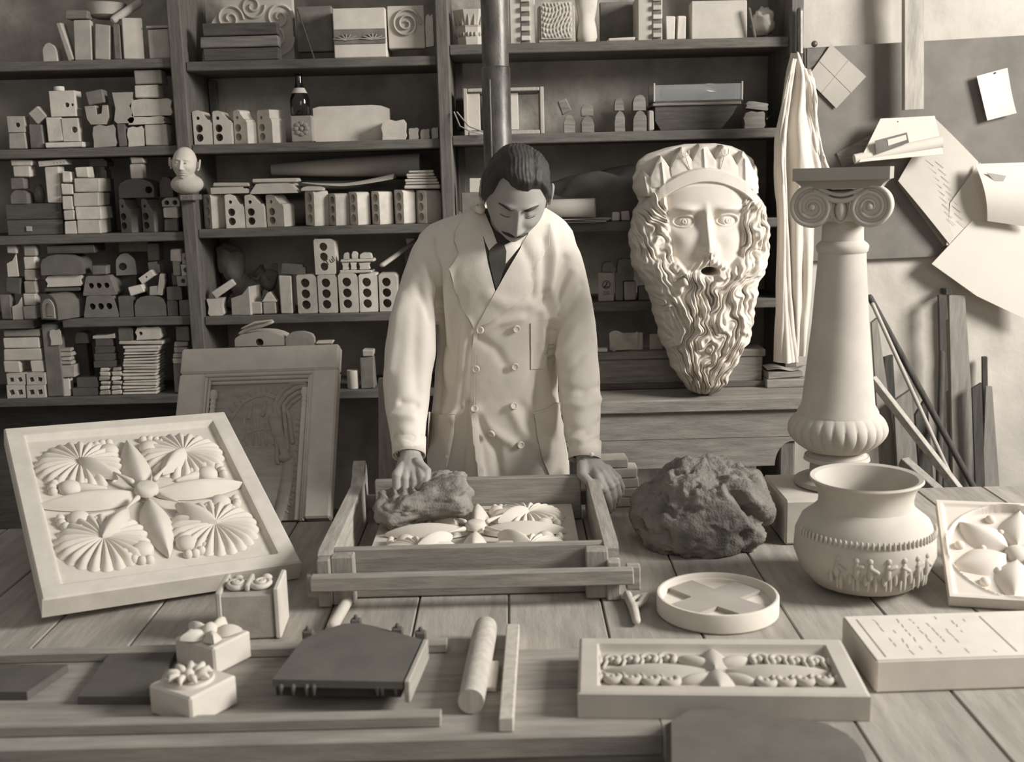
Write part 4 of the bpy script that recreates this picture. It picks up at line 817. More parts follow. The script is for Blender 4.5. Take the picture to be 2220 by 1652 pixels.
# low shelf trestle at far right carrying short battens
pole('short_batten','grey batten lying low between the pot and the pale batten',(1958,1000),3.5,(2080,1108),3.3,0,GRZ,'batten',sq=(.035,.03))
pole('short_batten','dark flat stick above the low grey batten',(1965,1010),3.6,(2105,1120),3.4,0,DWZ,'batten',sq=(.03,.02))
# ================================================================= big bearded mask (height field in photo pixels, then scaled and leaned back)
mt_=thing('bearded_mask','huge white plaster mask of a crowned bearded man standing on the bench','plaster cast')
SIL=[(296,1494,1560),(303,1450,1598),(316,1412,1626),(330,1392,1642),(350,1384,1650),(365,1378,1655),(400,1380,1652),(420,1390,1660),(440,1380,1668),(470,1370,1674),(500,1366,1678),(530,1368,1676),(560,1372,1672),(585,1385,1662),(605,1400,1650),(640,1410,1645),(680,1420,1636),(720,1428,1630),(760,1445,1608),(790,1456,1588),(820,1474,1574),(838,1490,1558),(850,1512,1540)]
def build_mask():
    nx,ny=300,420; ty=np.linspace(0,1,ny); PYv=296+554*ty; s=np.array(SIL,float)
    xl=np.interp(PYv,s[:,0],s[:,1]); xr=np.interp(PYv,s[:,0],s[:,2]); rg=np.random.RandomState(5)
    def n1(y,f,a,ph): return a*np.sin(y*f+ph)+a*.6*np.sin(y*f*2.3+ph*2)
    xl=xl+n1(PYv,.11,1.6,0); xr=xr+n1(PYv,.13,1.6,1)
    su=np.linspace(-1,1,nx); U,PY=np.meshgrid(su,PYv); XL=xl[:,None];XR=xr[:,None]; X=(XL+XR)/2+U*(XR-XL)/2
    cx=1526+(PY-480)*.012; x=X-cx; y=PY
    edge=np.sqrt(np.clip(1-np.abs(U)**4,0,1)); tedge=np.clip((y-296)/9,0,1)**.5*np.clip((852-y)/30,0,1)**.5
    H=22+38*edge
    g=lambda a,b,sa,sb,h: h*np.exp(-((x-a)/sa)**2-((y-b)/sb)**2)
    # face oval
    fw=np.interp(y,[380,400,440,480,540,600,640],[88,86,84,80,76,66,50]); q=np.clip(1-(x/fw)**2,0,1); face=(np.abs(x)<fw)&(y>372)&(y<640)
    fo=58*np.sqrt(q)*np.clip((y-330)/60,0,1)
    fmask=sst(1.04,.93,np.abs(x)/fw)*sst(345,355,y)*sst(650,600,y)
    Hf=58+.55*fo
    ridge=np.interp(y,[420,445,460,490,515,530,538,548],[0,5,7,16,26,30,20,0]); nw=np.interp(y,[430,470,520,536],[7,7.5,11,15])
    Hf=Hf+ridge*np.exp(-(x/nw)**2)+g(-15,524,8,9,11)+g(15,524,8,9,11)-g(-8,540,4.5,4,8)-g(8,540,4.5,4,8)
    for sx in(-1,1):
        ex=sx*47; ey=465
        Hf=Hf-g(ex,ey,26,18,25)-g(sx*19,ey-2,10,17,14)+g(ex,ey,15,11,17)+g(ex,439,27,9,12)+g(sx*52,505,22,24,5)
        d=np.hypot((x-ex)/19,(y-ey)/9.); Hf=Hf-3.2*np.exp(-((d-1)/.13)**2)+3*np.exp(-((np.hypot((x-ex)/24,(y-ey+1)/12.5)-1)/.14)**2)
        d2=np.hypot(x-ex,y-ey); Hf=Hf-2.2*np.exp(-((d2-6.5)/1.1)**2)-3.0*np.exp(-(d2/1.8)**2)
    Hf=Hf+g(0,572,40,20,8)
    # hair: wavy ridges
    W1=np.vectorize(lambda a,b:nz((a*.012,b*.012,1),1.,3))(X[::4,::4],PY[::4,::4]); 
    from numpy import repeat
    W1=np.kron(W1,np.ones((4,4)))[:ny,:nx]
    k=np.ones(5)/5
    for _ in range(2):
        W1=np.apply_along_axis(lambda m:np.convolve(np.pad(m,2,'edge'),k,'valid'),0,W1); W1=np.apply_along_axis(lambda m:np.convolve(np.pad(m,2,'edge'),k,'valid'),1,W1)
    def rid(p,sh=.75): return np.abs(np.sin(p))**sh
    side=np.sign(x)
    ps=(np.abs(x)-60)*.17+y*.085+1.3*np.sin(y*.045+side)+W1*6
    hair=10+17*rid(ps)*(.7+.5*np.sin(y*.09+x*.05+W1*5))+7*rid(ps*2.1+1,.9)
    # holes in the right hair mass
    for hx,hy in((1625,436),(1652,462),(1650,482),(1600,560),(1662,520),(1640,520)): hair=hair-16*np.exp(-(((X-hx)/5)**2+((y-hy)/8)**2))
    Hh=36+20*edge+hair
    # beard: wavy strands fanning from the mouth
    hw=(XR-XL)/2; u=(X-(XL+XR)/2)/hw; yb=(y-560)/290
    ph=u*13.5+1.15*np.sin(y*.038+np.abs(u)*3.2+1.2*W1*3)*np.sign(u+1e-6)+W1*5+np.sign(u)*yb*2.2
    am=.65+.35*np.sin(y*.06+u*9+W1*9)
    beard=24*rid(ph*.85,.55)*am+9*rid(ph*2.3+y*.03,.9)
    Hb=50+44*np.sqrt(np.clip(1-u*u*.9,0,1))*np.clip((860-y)/170,0.25,1)+beard*np.clip(1.25-np.abs(u)*.7,0,1)
    bl=sst(-8,10,y-(575-24*np.exp(-((np.abs(x)-62)/26)**2)*0-30*sst(38,72,np.abs(x))))  # beard starts lower in the middle
    Hface=Hf*fmask+Hh*(1-fmask); H=Hface*(1-bl)+Hb*bl
    # moustache
    for sx in(-1,1):
        t=np.clip(sx*x/62,0,1.2); yc=548+34*t**1.25; wd=11*(1-.45*t)*(t>0); mm=np.exp(-((y-yc)/np.maximum(wd,1))**2)*(sx*x>1)*(t<1.15)
        H=H+mm*(17+5*np.sin(x*.5+y*.35))*np.clip(1.2-t,0,1)
    # lower lip, open mouth
    H=H+g(2,590,22,8,15); md=np.hypot((x-2)/19,(y-572)/9.5); H=H-85*sst(1.12,.62,md)
    # crown band
    ya=366+ (x/92)**2*34; band=np.exp(-(np.clip(np.abs(y-ya)-13,0,99)/2.2)**2)*sst(106,98,np.abs(x))
    yc0=ya-15; region=(y<yc0)&(np.abs(x)<140)
    crown=np.zeros_like(H)
    for cxp,top,w_ in((-124,352,62),(-88,320,60),(-43,302,60),(1,292,60),(45,300,60),(88,314,60),(122,342,64)):
        base=366+(min(abs(cxp),110)/92)**2*34-10; hgt=base-top; t=np.clip((base-y)/hgt,0,1); ww=w_*.5*np.clip(1.25*(1-t)**.85,0,1); dd=np.abs(x-cxp-(.12*cxp)*t*.3)/np.maximum(ww,.5)
        inm=sst(1.03,.94,dd)*(y<base+4)*(t<.99); crown=np.maximum(crown,inm*(52-5*dd**2+5*np.exp(-(dd/.12)**2)*(t<.75)*(abs(cxp) not in(43,45)))*(1-.25*t))
    back=(y<yc0)
    Hc=10+16*edge
    Hc=Hc+crown; 
    zone=sst(2,-3,y-(ya-12)); H=H*(1-zone)+Hc*zone
    H=H*(1-band)+ (94-14*(x/95)**2)*band
    H=H+2.2*np.vectorize(lambda a,b:nz((a*.05,b*.05,3),1.,2))(X[::3,::3],PY[::3,::3]).repeat(3,0).repeat(3,1)[:ny,:nx]*(1-fmask)*.6
    H=4+(H-4)*np.clip(edge*1.25,0,1)**.9*tedge
    reg=np.zeros(H.shape,int); reg[(fmask>.5)&(bl<.5)]=1; reg[bl>=.5]=2; reg[(band>.5)|(zone>.5)]=3
    return X,PY,H,reg
X,PY,Hm,reg=build_mask(); ny,nx=X.shape; SCM=1/642.
base=YP(1526,851,3.86); th=math.radians(9)
def mpt(x,y,h): 
    lx=(x-1526)*SCM; lz=(851-y)*SCM; d=h*SCM
    return (lx, lz*math.sin(th)-d*math.cos(th), lz*math.cos(th)+d*math.sin(th)*0+ .0)
mt_.location=(base.x,base.y+.0,.891)
VV=[mpt(a,b,c*1.0) for a,b,c in zip(X.ravel(),PY.ravel(),Hm.ravel())]; BK=[mpt(a,b,-6) for a,b in zip(X.ravel(),PY.ravel())]
names={0:'hair',1:'face',2:'beard',3:'crown',4:'hair'}; rf=reg[:-1,:-1].copy(); rf[(rf==0)&(X[:-1,:-1]>1530)]=4
for r,nm in names.items():
    jj,ii=np.where(rf==r); idx=np.stack([jj*nx+ii,(jj+1)*nx+ii,(jj+1)*nx+ii+1,jj*nx+ii+1],1); us,inv=np.unique(idx,return_inverse=True); inv=inv.reshape(idx.shape)
    mk(nm,([VV[i] for i in us],inv.tolist()),PLA,mt_,smooth=180,fix=False)
bd=[j for j in range(nx)]+[j*nx+nx-1 for j in range(1,ny)]+[(ny-1)*nx+i for i in range(nx-2,-1,-1)]+[j*nx for j in range(ny-2,0,-1)]
q=len(bd); V=[VV[i] for i in bd]+[BK[i] for i in bd]; Fs=[(i,(i+1)%q,q+(i+1)%q,q+i) for i in range(q)]+[tuple(range(q,2*q))]
mk('back_rim',(V,Fs),PL2,mt_)
zm=min(v[2] for v in VV); mt_.location.z=.8905-zm
# tridents on the crown
for cx in(-42,44):
    g=G(); f=lambda x,y:mpt(1526+x,y,78)
    g.add(tube([f(cx*.78,352),f(cx,322)],.0022,6)); 
    for dx in(-7,0,7): g.add(tube([f(cx,326),f(cx+dx,321),f(cx+dx*1.1,312)],.0019,6))
    mk('trident',g.vf(),PLA,mt_,smooth=60)
# ================================================================= ionic column
COLM=M('column_plaster',.46,.14,7,.9,.15,rnd=0,spots=.2)
Yc=2.85; b0=YP(1826,996,Yc-.05); cl=thing('ionic_column','model ionic column of pale plaster on a pedestal block behind the bulbous pot','column')
zb=b0.z; cxx=b0.x
def zz_(py): return YP(1826,py,Yc).z-zb
def rr_(a,b,py): return (YP(b,py,Yc).x-YP(a,py,Yc).x)/2
cl.location=(cxx,Yc,zb); cl.rotation_euler=(0,0,math.radians(-21))
prof=[(rr_(1758,1893,990),0),(rr_(1756,1896,990),zz_(994)),(rr_(1762,1890,990),zz_(985)),(rr_(1778,1876,990),zz_(975)),(rr_(1776,1878,970),zz_(968))]
mk('base_foot',lathe(prof,48),COLM,cl,smooth=40)
NG=26
z0=zz_(972);z1=zz_(893)
pr=[]
for i in range(15):
    t=i/14; r=rr_(1778,1876,960)*(1-t)+rr_(1740,1908,900)*t+ .046*math.sin(math.pi*min(1,t*.9+.12))**.8; pr.append((r,z0+(z1-z0)*t))
pr+=[(pr[-1][0]*.86,z1+.004)]
mk('fluted_bowl',lathe(pr,208,True,lambda a,z:1+(.04*abs(math.cos(a*NG/2))**.6-.03)*math.sin(math.pi*max(0,min(1,(z-z0)/(z1-z0)*1.0)))**.5),COLM,cl,smooth=60)
mk('shaft',lathe([(rr_(1738,1912,898),zz_(900)),(rr_(1740,1910,890),zz_(889)),(rr_(1748,1902,870),zz_(875)),(rr_(1764,1884,700),zz_(700)),(rr_(1776,1878,560),zz_(562)),(rr_(1777,1878,548),zz_(548)),(rr_(1774,1882,544),zz_(544)),(rr_(1772,1884,537),zz_(534)),(rr_(1775,1881,528),zz_(528)),(rr_(1783,1872,521),zz_(521)),(rr_(1784,1870,480),zz_(476))],56),COLM,cl,smooth=40)
zt=zz_(478); hc=zz_(408)-zt; wx=rr_(1728,1925,440)*.93
# capital: cushion, two volutes, egg ornaments, abacus
mk('cushion',bx(wx*1.5,.15,hc*.95,.012,c=(0,0,zt)),COLM,cl)
for s in(-1,1):
    xc=s*(wx-.038); zc=zt+hc*.45; R=.050
    g=G(); g.add(lathe([(R*.96,-.085),(R,-.08),(R*.8,-.03),(R*.72,0),(R*.8,.03),(R,.08),(R*.96,.085)],40),Matrix.Translation((xc,0,zc))@Matrix.Rotation(math.pi/2,4,'X'))
    vo_=mk('volute',g.vf(),COLM,cl,smooth=35)
    n=90; pts=[]; 
    for i in range(n+1):
        t=i/n; a=math.pi/2*1.0 - s*0 + (-s)*(-1)*t*2.5*2*math.pi*(-1); r=R*.93*(1-t)**.9+.005; pts.append((xc+r*math.cos(math.pi/2+s*t*-2.5*2*math.pi+0),-.086,zc+r*math.sin(math.pi/2+s*t*-2.5*2*math.pi)))
    mk('volute_spiral',tube(pts,[.0065*(1-.55*i/n) for i in range(n+1)],8),COLM,vo_,smooth=60)
    mk('volute_eye',ell((xc,-.088,zc),(.008,.006,.008)),COLM,vo_,smooth=60)
pts=[(-wx+.045+(2*wx-.09)*i/20,-.084,zt+hc*(.93-.30*math.sin(math.pi*i/20))) for i in range(21)]
mk('canalis_fillet',tube(pts,.0065,8),COLM,cl,smooth=60); mk('canalis_fillet',tube([(x,y,z+hc*.16+.1*(zt+hc*.95-z)) for x,y,z in pts],.005,8),COLM,cl,smooth=60)
mk('egg',ell((0,-.078,zt+hc*.36),(.0125,.014,.026)),COLM,cl,smooth=60)
for s in(-1,1):
    mk('egg',ell((s*.034,-.074,zt+hc*.44),(.009,.012,.018)),COLM,cl,smooth=60)
    mk('dart',tube([(s*.018,-.076,zt+hc*.6),(s*.021,-.08,zt+hc*.15)],.003,6),COLM,cl,smooth=60)
mk('egg_cup',tube([(.019*math.sin(t),-.078,zt+hc*.36-.03*math.cos(t)) for t in [-2.2+4.4*i/14 for i in range(15)]],.003,6),COLM,cl,smooth=60)
za=zt+hc; aw=rr_(1713,1924,380)*.93; ha=zz_(363)-za; hs=ha*.42
prf=[(aw*.80,0),(aw*.82,.004),(aw*.86,hs*.5),(aw*.95,hs*.92),(aw,hs),(aw,ha)]
g=G(); V=[];
for r,z in prf: V+=[(-r,-r*.98,z),(r,-r*.98,z),(r,r*.98,z),(-r,r*.98,z)]
Fs=[(k*4+i,k*4+(i+1)%4,(k+1)*4+(i+1)%4,(k+1)*4+i) for k in range(len(prf)-1) for i in range(4)]+[(0,1,2,3),tuple(range(len(V)-4,len(V)))]
mk('abacus',([(x,y,z+za) for x,y,z in V],Fs),M('toned_plaster',.34,.1,12,.9,.1),cl,smooth=25)
# pedestal block under the column
pd=thing('pedestal_block','pale square plaster block carrying the column, behind the pot','block'); hp=zb-T; pe=ZP(1701,1183,T); hb=YP(1701,1086,pe.y).z-T
mk('block_body',bx(.30,.25,hb,.006),PL2,pd,loc=(0,0,0)); mk('round_step',lathe([(.100,0),(.106,.005),(.104,.016),(.095,.021),(.068,.023),(.066,hp-hb-.004),(.062,hp-hb-.0015)],48),PLG,pd,loc=(cxx-pe.x-.15,Yc-pe.y-.125,hb+.0002),smooth=40); pd.location=(pe.x+.15,pe.y+.126,T+.0006)
0 and mk('corner_block',bx(.10,.12,hp-.055,.005),PL2,pd,loc=(pe.x+.06-cxx,pe.y+.075-Yc,0)) if 0 else None
# ================================================================= bulbous pot
Yp_=2.43; pb=ZP(1872,1290,T); pt=thing('bulbous_pot','large pale bulbous pot with a wide flared mouth and moulded frieze','pot'); 
c0=YP(1874,1200,pb.y+.12); cx=(ZP(1730,1200,.85).x+ZP(2025,1200,.85).x)/2; Yq=pb.y+.062
def ZY(py): return max(.006,YP(1876,py,Yq).z-T)
def RR(a,b,py): return (YP(b,py,Yq).x-YP(a,py,Yq).x)/2
pr=[(0.0,0),(.058,0),(RR(1812,1942,1275),.007),(RR(1772,1988,1255),ZY(1254)),(RR(1742,2010,1225),ZY(1225)),(RR(1727,2024,1190),ZY(1190)),(RR(1729,2022,1150),ZY(1150)),(RR(1742,2010,1118),ZY(1122)),(RR(1766,1988,1098),ZY(1104)),(RR(1776,1978,1090),ZY(1094)),(RR(1778,1976,1075),ZY(1080)),(RR(1774,1980,1055),ZY(1060)),(RR(1768,1988,1045),ZY(1048)),(RR(1758,1998,1038),ZY(1038)),(RR(1760,1996,1034),ZY(1033)),(RR(1770,1986,1034),ZY(1036)),(RR(1782,1974,1050),ZY(1056)),(RR(1784,1972,1080),ZY(1090)),(RR(1740,2010,1150)*.96,ZY(1130)),(RR(1735,2018,1190)*.95,ZY(1190)),(.08,.02),(0,.018)]
tx=(YP(1758,1036,Yq).x+YP(1998,1036,Yq).x)/2
pt.location=(tx,Yq,T+.0005)
mk('pot_body',lathe(pr,96,False),COLM,pt,smooth=35)
for k in range(38):
    a=math.radians(190+k*160/37); zf=ZY(1140); r=RR(1729,2022,1150)*1.0
    o=mk('tongue',ell((r*.992*math.cos(a),r*.992*math.sin(a),zf),(.0036,.0036,.010),8,6),COLM,pt,smooth=60)
rg=random.Random(9); R0=RR(1727,2024,1190)
g=G()
for k,a in enumerate([232,246,258,272,284,298,310]):
    a=math.radians(a); z=ZY(1195)
    for dx,dz,rx,rz in((.002,.027,.006,.007),(0,.004,.007,.020),(.009,-.02,.0045,.024),(-.004,-.022,.004,.022),(-.012,-.014,.005,.016)):
        dx+=rg.uniform(-.004,.004); aa=a+dx/R0; rr=R0*(.985-.05*max(0,-dz/.03)); g.add(ell((rr*math.cos(aa),rr*math.sin(aa),z+dz),(rx*1.1,rx*.9,rz),10,8))
    aa=a+.09; g.add(tube([(R0*math.cos(a),R0*math.sin(a),z+.012),(R0*1.0*math.cos(aa),R0*1.0*math.sin(aa),z+.004+.012*(k%2))],.005,6))
mk('figure_frieze',g.vf(),COLM,pt,smooth=70)
# ================================================================= floral corner tile leaning at the right edge
Mx=Matrix(((.905,.316,-.284,0),(-.423,.732,-.535,0),(.039,.604,.796,0),(0,0,0,1)))
ft=thing('floral_tile','square tile with a round wreath of leaves leaning by the pot at the right edge','plaster cast')
Mx=Matrix.Rotation(math.radians(-14),4,'Z')@Matrix.Rotation(math.radians(25),4,'X'); q=Mx.to_quaternion(); Mx=q.to_matrix().to_4x4()
bl=ZP(2036,1300,T+.02); Mx.translation=bl-Mx.col[2].xyz*.022+Vector((.022,0,.0025)); ft.matrix_world=Mx; S=.31
def tf(u,v):
    r=np.hypot(u-.5,v-.5); return -.012*sst(.47,.455,r)+.004*np.exp(-((r-.475)/.012)**2)+.006*sst(.05,.03,np.minimum(np.minimum(u,1-u),np.minimum(v,1-v)))
mk('tile_body',slab(S,S,.022,110,110,tf),PLA,ft,smooth=50)
def lens(L,Wd,Hh,n=18,m_=10,pt_=1.0):
    """pointed leaf lying along +x, flat underside at z=0"""
    V=[];Fs=[]
    for i in range(n+1):
        t=i/n; w_=Wd*math.sin(math.pi*t**.8)**pt_+.0004; 
        for j in range(m_+1):
            s=-1+2*j/m_; V.append((L*t,w_*s,Hh*math.sin(math.pi*min(1,t*.9+.07))**.6*(1-abs(s)**1.7)+.0008*(1-abs(s)**.5)))
    for i in range(n):
        for j in range(m_): a=i*(m_+1)+j; Fs.append((a,a+m_+1,a+m_+2,a+1))
    return V,Fs
lf=lens(.125,.042,.022)
me=None
for k in range(6):
    a=math.radians(20+60*k); o=mk('leaf',lf,PLA,ft,loc=(S*.5+.022*math.cos(a),S*.5+.022*math.sin(a),.0102),rot=(0,0,a),smooth=60,fix=False)
    a2=a+math.radians(30); mk('berry',ell((0,0,0),(.0115,.0115,.010),12,8),PLA,ft,loc=(S*.5+.118*math.cos(a2),S*.5+.118*math.sin(a2),.013),smooth=70)
    mk('berry',ell((0,0,0),(.008,.008,.008),12,8),PLA,ft,loc=(S*.5+.070*math.cos(a2),S*.5+.070*math.sin(a2),.014),smooth=70)
mk('centre_boss',ell((0,0,0),(.026,.024,.02),16,10),PLA,ft,loc=(S*.5,S*.5,.012),smooth=70)
o=mk('tile_prop',bx(.12,.05,.095,.004),BRG,loc=(1.19,2.575,T+.0005)); tag(o,'grey brick hidden under the back edge of the floral tile','brick')
# ================================================================= inscribed block
tb=thing('inscribed_block','thick white slab with faint lines of lettering incised on its top','block')
z1=T+.062; A=ZP(1900,1433,z1);B=ZP(2290,1420,z1); C=ZP(1830,1336,z1)
ex=(B-A).normalized(); L=.40; ey=Vector((-ex.y,ex.x,0)); D=(C-A).dot(ey); sh=(C-A).dot(ex)
V=[];
for z in(0,.062):
    for a_,b_ in((0,0),(1,0),(1,1),(0,1)): V.append((a_*L+b_*sh*.55,b_*D,z))
V2,F2=bx(1,1,1,.0); 
g=bmesh.new(); vs=[g.verts.new(v) for v in V]
for f_ in((3,2,1,0),(4,5,6,7),(0,1,5,4),(1,2,6,5),(2,3,7,6),(3,0,4,7)): g.faces.new([vs[i] for i in f_])
bmesh.ops.bevel(g,geom=g.edges[:],offset=.003,segments=2,affect='EDGES'); me=bpy.data.meshes.new('block_body'); g.to_mesh(me); g.free(); me.materials.append(PLA); o=bpy.data.objects.new('block_body',me); COL.objects.link(o); o.parent=tb
Rz=math.atan2(ex.y,ex.x); tb.location=(A.x,A.y,T+.0005); tb.rotation_euler=(0,0,Rz)
rg=random.Random(2)
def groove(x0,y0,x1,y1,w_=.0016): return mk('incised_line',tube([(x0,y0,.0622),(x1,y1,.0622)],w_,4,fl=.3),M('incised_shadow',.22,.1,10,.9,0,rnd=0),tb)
sx=sh*.55
groove(.022,.015,.022+sx*.85,D*.9); groove(.262,.02,.262+sx*.8,D*.88)
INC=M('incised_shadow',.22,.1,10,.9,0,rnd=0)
for c,xc in enumerate([.055,.075,.098,.125,.15,.175,.2,.225]):
    yy=.02
    while yy<D*.86:
        l=rg.uniform(.006,.02)
        if rg.random()<.8-.05*c: mk('letter_stroke',tube([(xc+sx*yy/D,yy,.0622),(xc+sx*(yy+l)/D+rg.uniform(-.003,.003),yy+l,.0622)],.0011,4,fl=.3),INC,tb)
        yy+=l+rg.uniform(.003,.01)
# ================================================================= round dish with a cross
dc=ZP(1585,1378,T); rD=(ZP(1727,1340,T+.05).x-ZP(1443,1340,T+.05).x)/2
cd_=thing('round_mould','round plaster dish with a raised cross inside, right of the mould box','plaster cast',((ZP(1727,1340,T+.045).x+ZP(1443,1340,T+.045).x)/2,dc.y+rD*1.0,T+.0005)); hD=.042
mk('dish',lathe([(0,0),(rD*.97,0),(rD,.004),(rD,hD-.003),(rD*.985,hD),(rD*.95,hD),(rD*.935,hD-.003),(rD*.93,hD-.010),(rD*.90,hD-.012),(rD*.89,hD-.02),(0,hD-.02)],72,False),PLA,cd_,smooth=35)
a=.036;b=.105; cr=[(-a,-b),(a,-b),(a,-a),(b,-a),(b,a),(a,a),(a,b),(-a,b),(-a,a),(-b,a),(-b,-a),(-a,-a)]
cr=[(x*.98+.004*(abs(y)>.1),y) for x,y in cr]; 
V,Fs=prism(cr,.010,ax='z'); V=[(x,y,-z) if 0 else (x,y,z) for x,y,z in V]
zz=[v[2] for v in V]; V=[(x,y,z-min(zz)) for x,y,z in V]; mk('cross',(V,Fs),M('toned_plaster',.34,.1,12,.9,.1),cd_,loc=(-.004,0,hD-.0202),rot=(0,0,math.radians(38)))
# ================================================================= foreground panel with scroll ornament
z1=T+.047; A=ZP(1252,1502,z1);B=ZP(1888,1508,z1);C=ZP(1228,1380,z1);D=ZP(1812,1388,z1)
ex=(B-A).normalized(); Lp=(B-A).length; Wp=((C-A).length+(D-B).length)/2
fp=thing('ornament_panel','long pale plaster panel with a sunk field of scrolls and leaves in the right foreground','plaster cast',(A.x,A.y,T+.0005),(0,0,math.atan2(ex.y,ex.x)))
def pf(u,v):
    x=u*Lp;y=v*Wp; d=np.minimum(np.minimum(x,Lp-x)-.035,np.minimum(y,Wp-y)-.028); return -.016*sst(0,.006,d)-.003*sst(.0,.003,.004-np.minimum(np.minimum(x,Lp-x),np.minimum(y,Wp-y)))
PNM=M('panel_plaster',.43,.12,9,.9,.15,rnd=0); mk('panel_body',slab(Lp,Wp,.047,220,110,pf),PNM,fp,smooth=40)
zf=.0305; cxp=Lp*.5; cyp=Wp*.5
lf2=lens(.185,.026,.016,24,12)
mk('long_leaf',lf2,PNM,fp,loc=(cxp+.018,cyp,zf),smooth=60,fix=False); mk('long_leaf',lf2,PNM,fp,loc=(cxp-.018,cyp,zf),rot=(0,0,math.pi),smooth=60,fix=False)
lf3=lens(.085,.032,.020,18,10)
mk('short_leaf',lf3,PNM,fp,loc=(cxp,cyp+.004,zf),rot=(0,0,math.pi/2),smooth=60,fix=False); mk('short_leaf',lf3,PNM,fp,loc=(cxp,cyp-.004,zf),rot=(0,0,-math.pi/2),smooth=60,fix=False)
for s in(-1,1):
    for t in(-1,1): mk('side_lobe',ell((0,0,0),(.034,.013,.014)),PNM,fp,loc=(cxp+s*.036,cyp+t*.037,zf+.002),rot=(0,0,s*t*.35),smooth=70)
for s in(-1,1):
    for t in(-1,1):
        for k in range(5):
            bx_=cxp+s*(.085+.034*k); by_=cyp+t*(.047-.003*k); R=.0145-.0008*k
            pts=[(bx_+s*.016,cyp+t*(.016-.002*k),zf+.003)]+[(bx_+s*R*math.cos(a),by_+t*R*math.sin(a),zf+.006) for a in [-.6+.55*i for i in range(9)]]
            n=len(pts); mk('scroll_bud',tube(pts,[.003+.0055*min(1,i/4)*(1-.35*i/n) for i in range(n)],8),PNM,fp,smooth=70)
            mk('bud_core',ell((bx_,by_,zf+.004),(.007,.007,.009),10,7),PNM,fp,smooth=70)
# ================================================================= shell-and-leaf ornament shared by the big cast and the mould
def shell_vf(R,nf=22,Hh=.022,nr=12):
    n=nf*8; V=[(-.0*R,0,Hh*.75)];Fs=[]
    for j in range(1,nr+1):
        t=j/nr
        for i in range(n):
            a=2*math.pi*i/n; fl=abs(math.cos(a*nf/2)); r=R*t*(1-.07*(1-fl**.8)*t)
            z=Hh*(.72+.35*math.sin(math.pi*min(t,.98)**.9)-.55*max(0,t-.82)/.18)-(1-fl**.9)*.011*min(1,t*1.8)
            V.append((r*math.cos(a),r*math.sin(a),max(z,.001) if j<nr else .0))
    for i in range(n): Fs.append((0,1+i,1+(i+1)%n))
    for j in range(nr-1):
        for i in range(n): a=1+j*n+i;b=1+j*n+(i+1)%n; Fs.append((a,a+n,b+n,b))
    return V,Fs
MSH={}
def pm(name,key,vf,mat,parent,loc,rz=0,sc=1):
    if key not in MSH:
        o=mk(name,vf,mat,parent,loc=loc,rot=(0,0,rz),smooth=65,fix=True); MSH[key]=o.data
    else:
        o=bpy.data.objects.new(name,MSH[key]); COL.objects.link(o); o.parent=parent; o.location=loc; o.rotation_euler=(0,0,rz)
    o.scale=(sc,sc,sc) if not hasattr(sc,'__len__') else sc; return o
def ornament(parent,w_,h_,z,key,full=True):
    k=w_/2; ky=h_/2; cx,cy=k,ky; kk=(k+ky)/2
    for i,(sx,sy) in enumerate(((-1,1),(1,1),(1,-1),(-1,-1))):
        pm('shell',key+'s',shell_vf(kk*.40),PLA,parent,(cx+sx*k*.535,cy+sy*ky*.535,z),.3*i)
        a=math.atan2(-sy*ky,-sx*k); c_=(cx+sx*k*.55,cy+sy*ky*.55,z+.012)
        pm('sheath',key+'h',lens(kk*.46,kk*.115,.030,20,12,.9),PLA,parent,c_,a)
        pm('seed_spike',key+'p',tube([(0,0,0),(kk*.2,0,.004)],[kk*.028,kk*.006],8),PLA,parent,(cx+sx*k*.12,cy+sy*ky*.12,z+.026),a+math.pi)
    for i in range(4):
        a=math.pi/2*i; dx,dy=math.cos(a),math.sin(a); 
        pm('long_leaf',key+'l',lens(kk*.84,kk*.135,.032,26,12,.8),PLA,parent,(cx+dx*k*.08,cy+dy*ky*.08,z+.002),a,(1,1,1))
        for s in(-1,1):
            bx_,by_=cx+dx*k*.70-dy*s*k*.215,cy+dy*ky*.70+dx*s*ky*.215
            pm('big_berry',key+'b',ell((0,0,0),(kk*.098,kk*.098,.019),16,10),PLA,parent,(bx_,by_,z+.004))
            for q in range(8):
                an=a+s*(.1+q*.42)-s*.3; rr=kk*.15; pm('berry',key+'c',ell((0,0,0),(kk*.042,kk*.042,.013),10,8),PLA,parent,(bx_+rr*math.cos(an),by_+rr*math.sin(an),z+.004))
            pm('berry_stem',key+'t',tube([(0,0,0),(kk*.2,0,0)],[kk*.05,kk*.02],8),PLA,parent,(bx_-dx*kk*.1,by_-dy*kk*.1,z+.003),a+math.pi+s*.25)
    pm('centre_boss',key+'o',lathe([(0,.020),(kk*.07,.019),(kk*.098,.015),(kk*.108,.006),(kk*.108,0)],28,False),PLA,parent,(cx,cy,z+.018))
# big tilted cast
BLp=Vector((-1.004,2.27,.782)); ex=Vector((.873,.486,-.046)); ey=Vector((-.439,.824,.359)); 
wB,hB=.57,.695; nz_=ex.cross(ey).normalized(); tB=.05; BLp=BLp+Vector((0,0,.012))
Mx=Matrix(((ex.x,ey.x,nz_.x,0),(ex.y,ey.y,nz_.y,0),(ex.z,ey.z,nz_.z,0),(0,0,0,1))); Mx.translation=BLp-nz_*tB
bp=thing('shell_relief','large pale square cast with four shells and four pointed leaves, tilted at the left front','plaster cast',mw=Mx)
m_=.042
def bf(u,v):
    x=u*wB;y=v*hB; d=np.minimum(np.minimum(x,wB-x),np.minimum(y,hB-y)); return -.016*sst(m_,m_+.008,d)-.004*sst(.004,.0,d)
mk('cast_slab',slab(wB,hB,tB,160,190,bf),PL2,bp,smooth=40)
oe=bpy.data.objects.new('field',None)
class Sub: pass
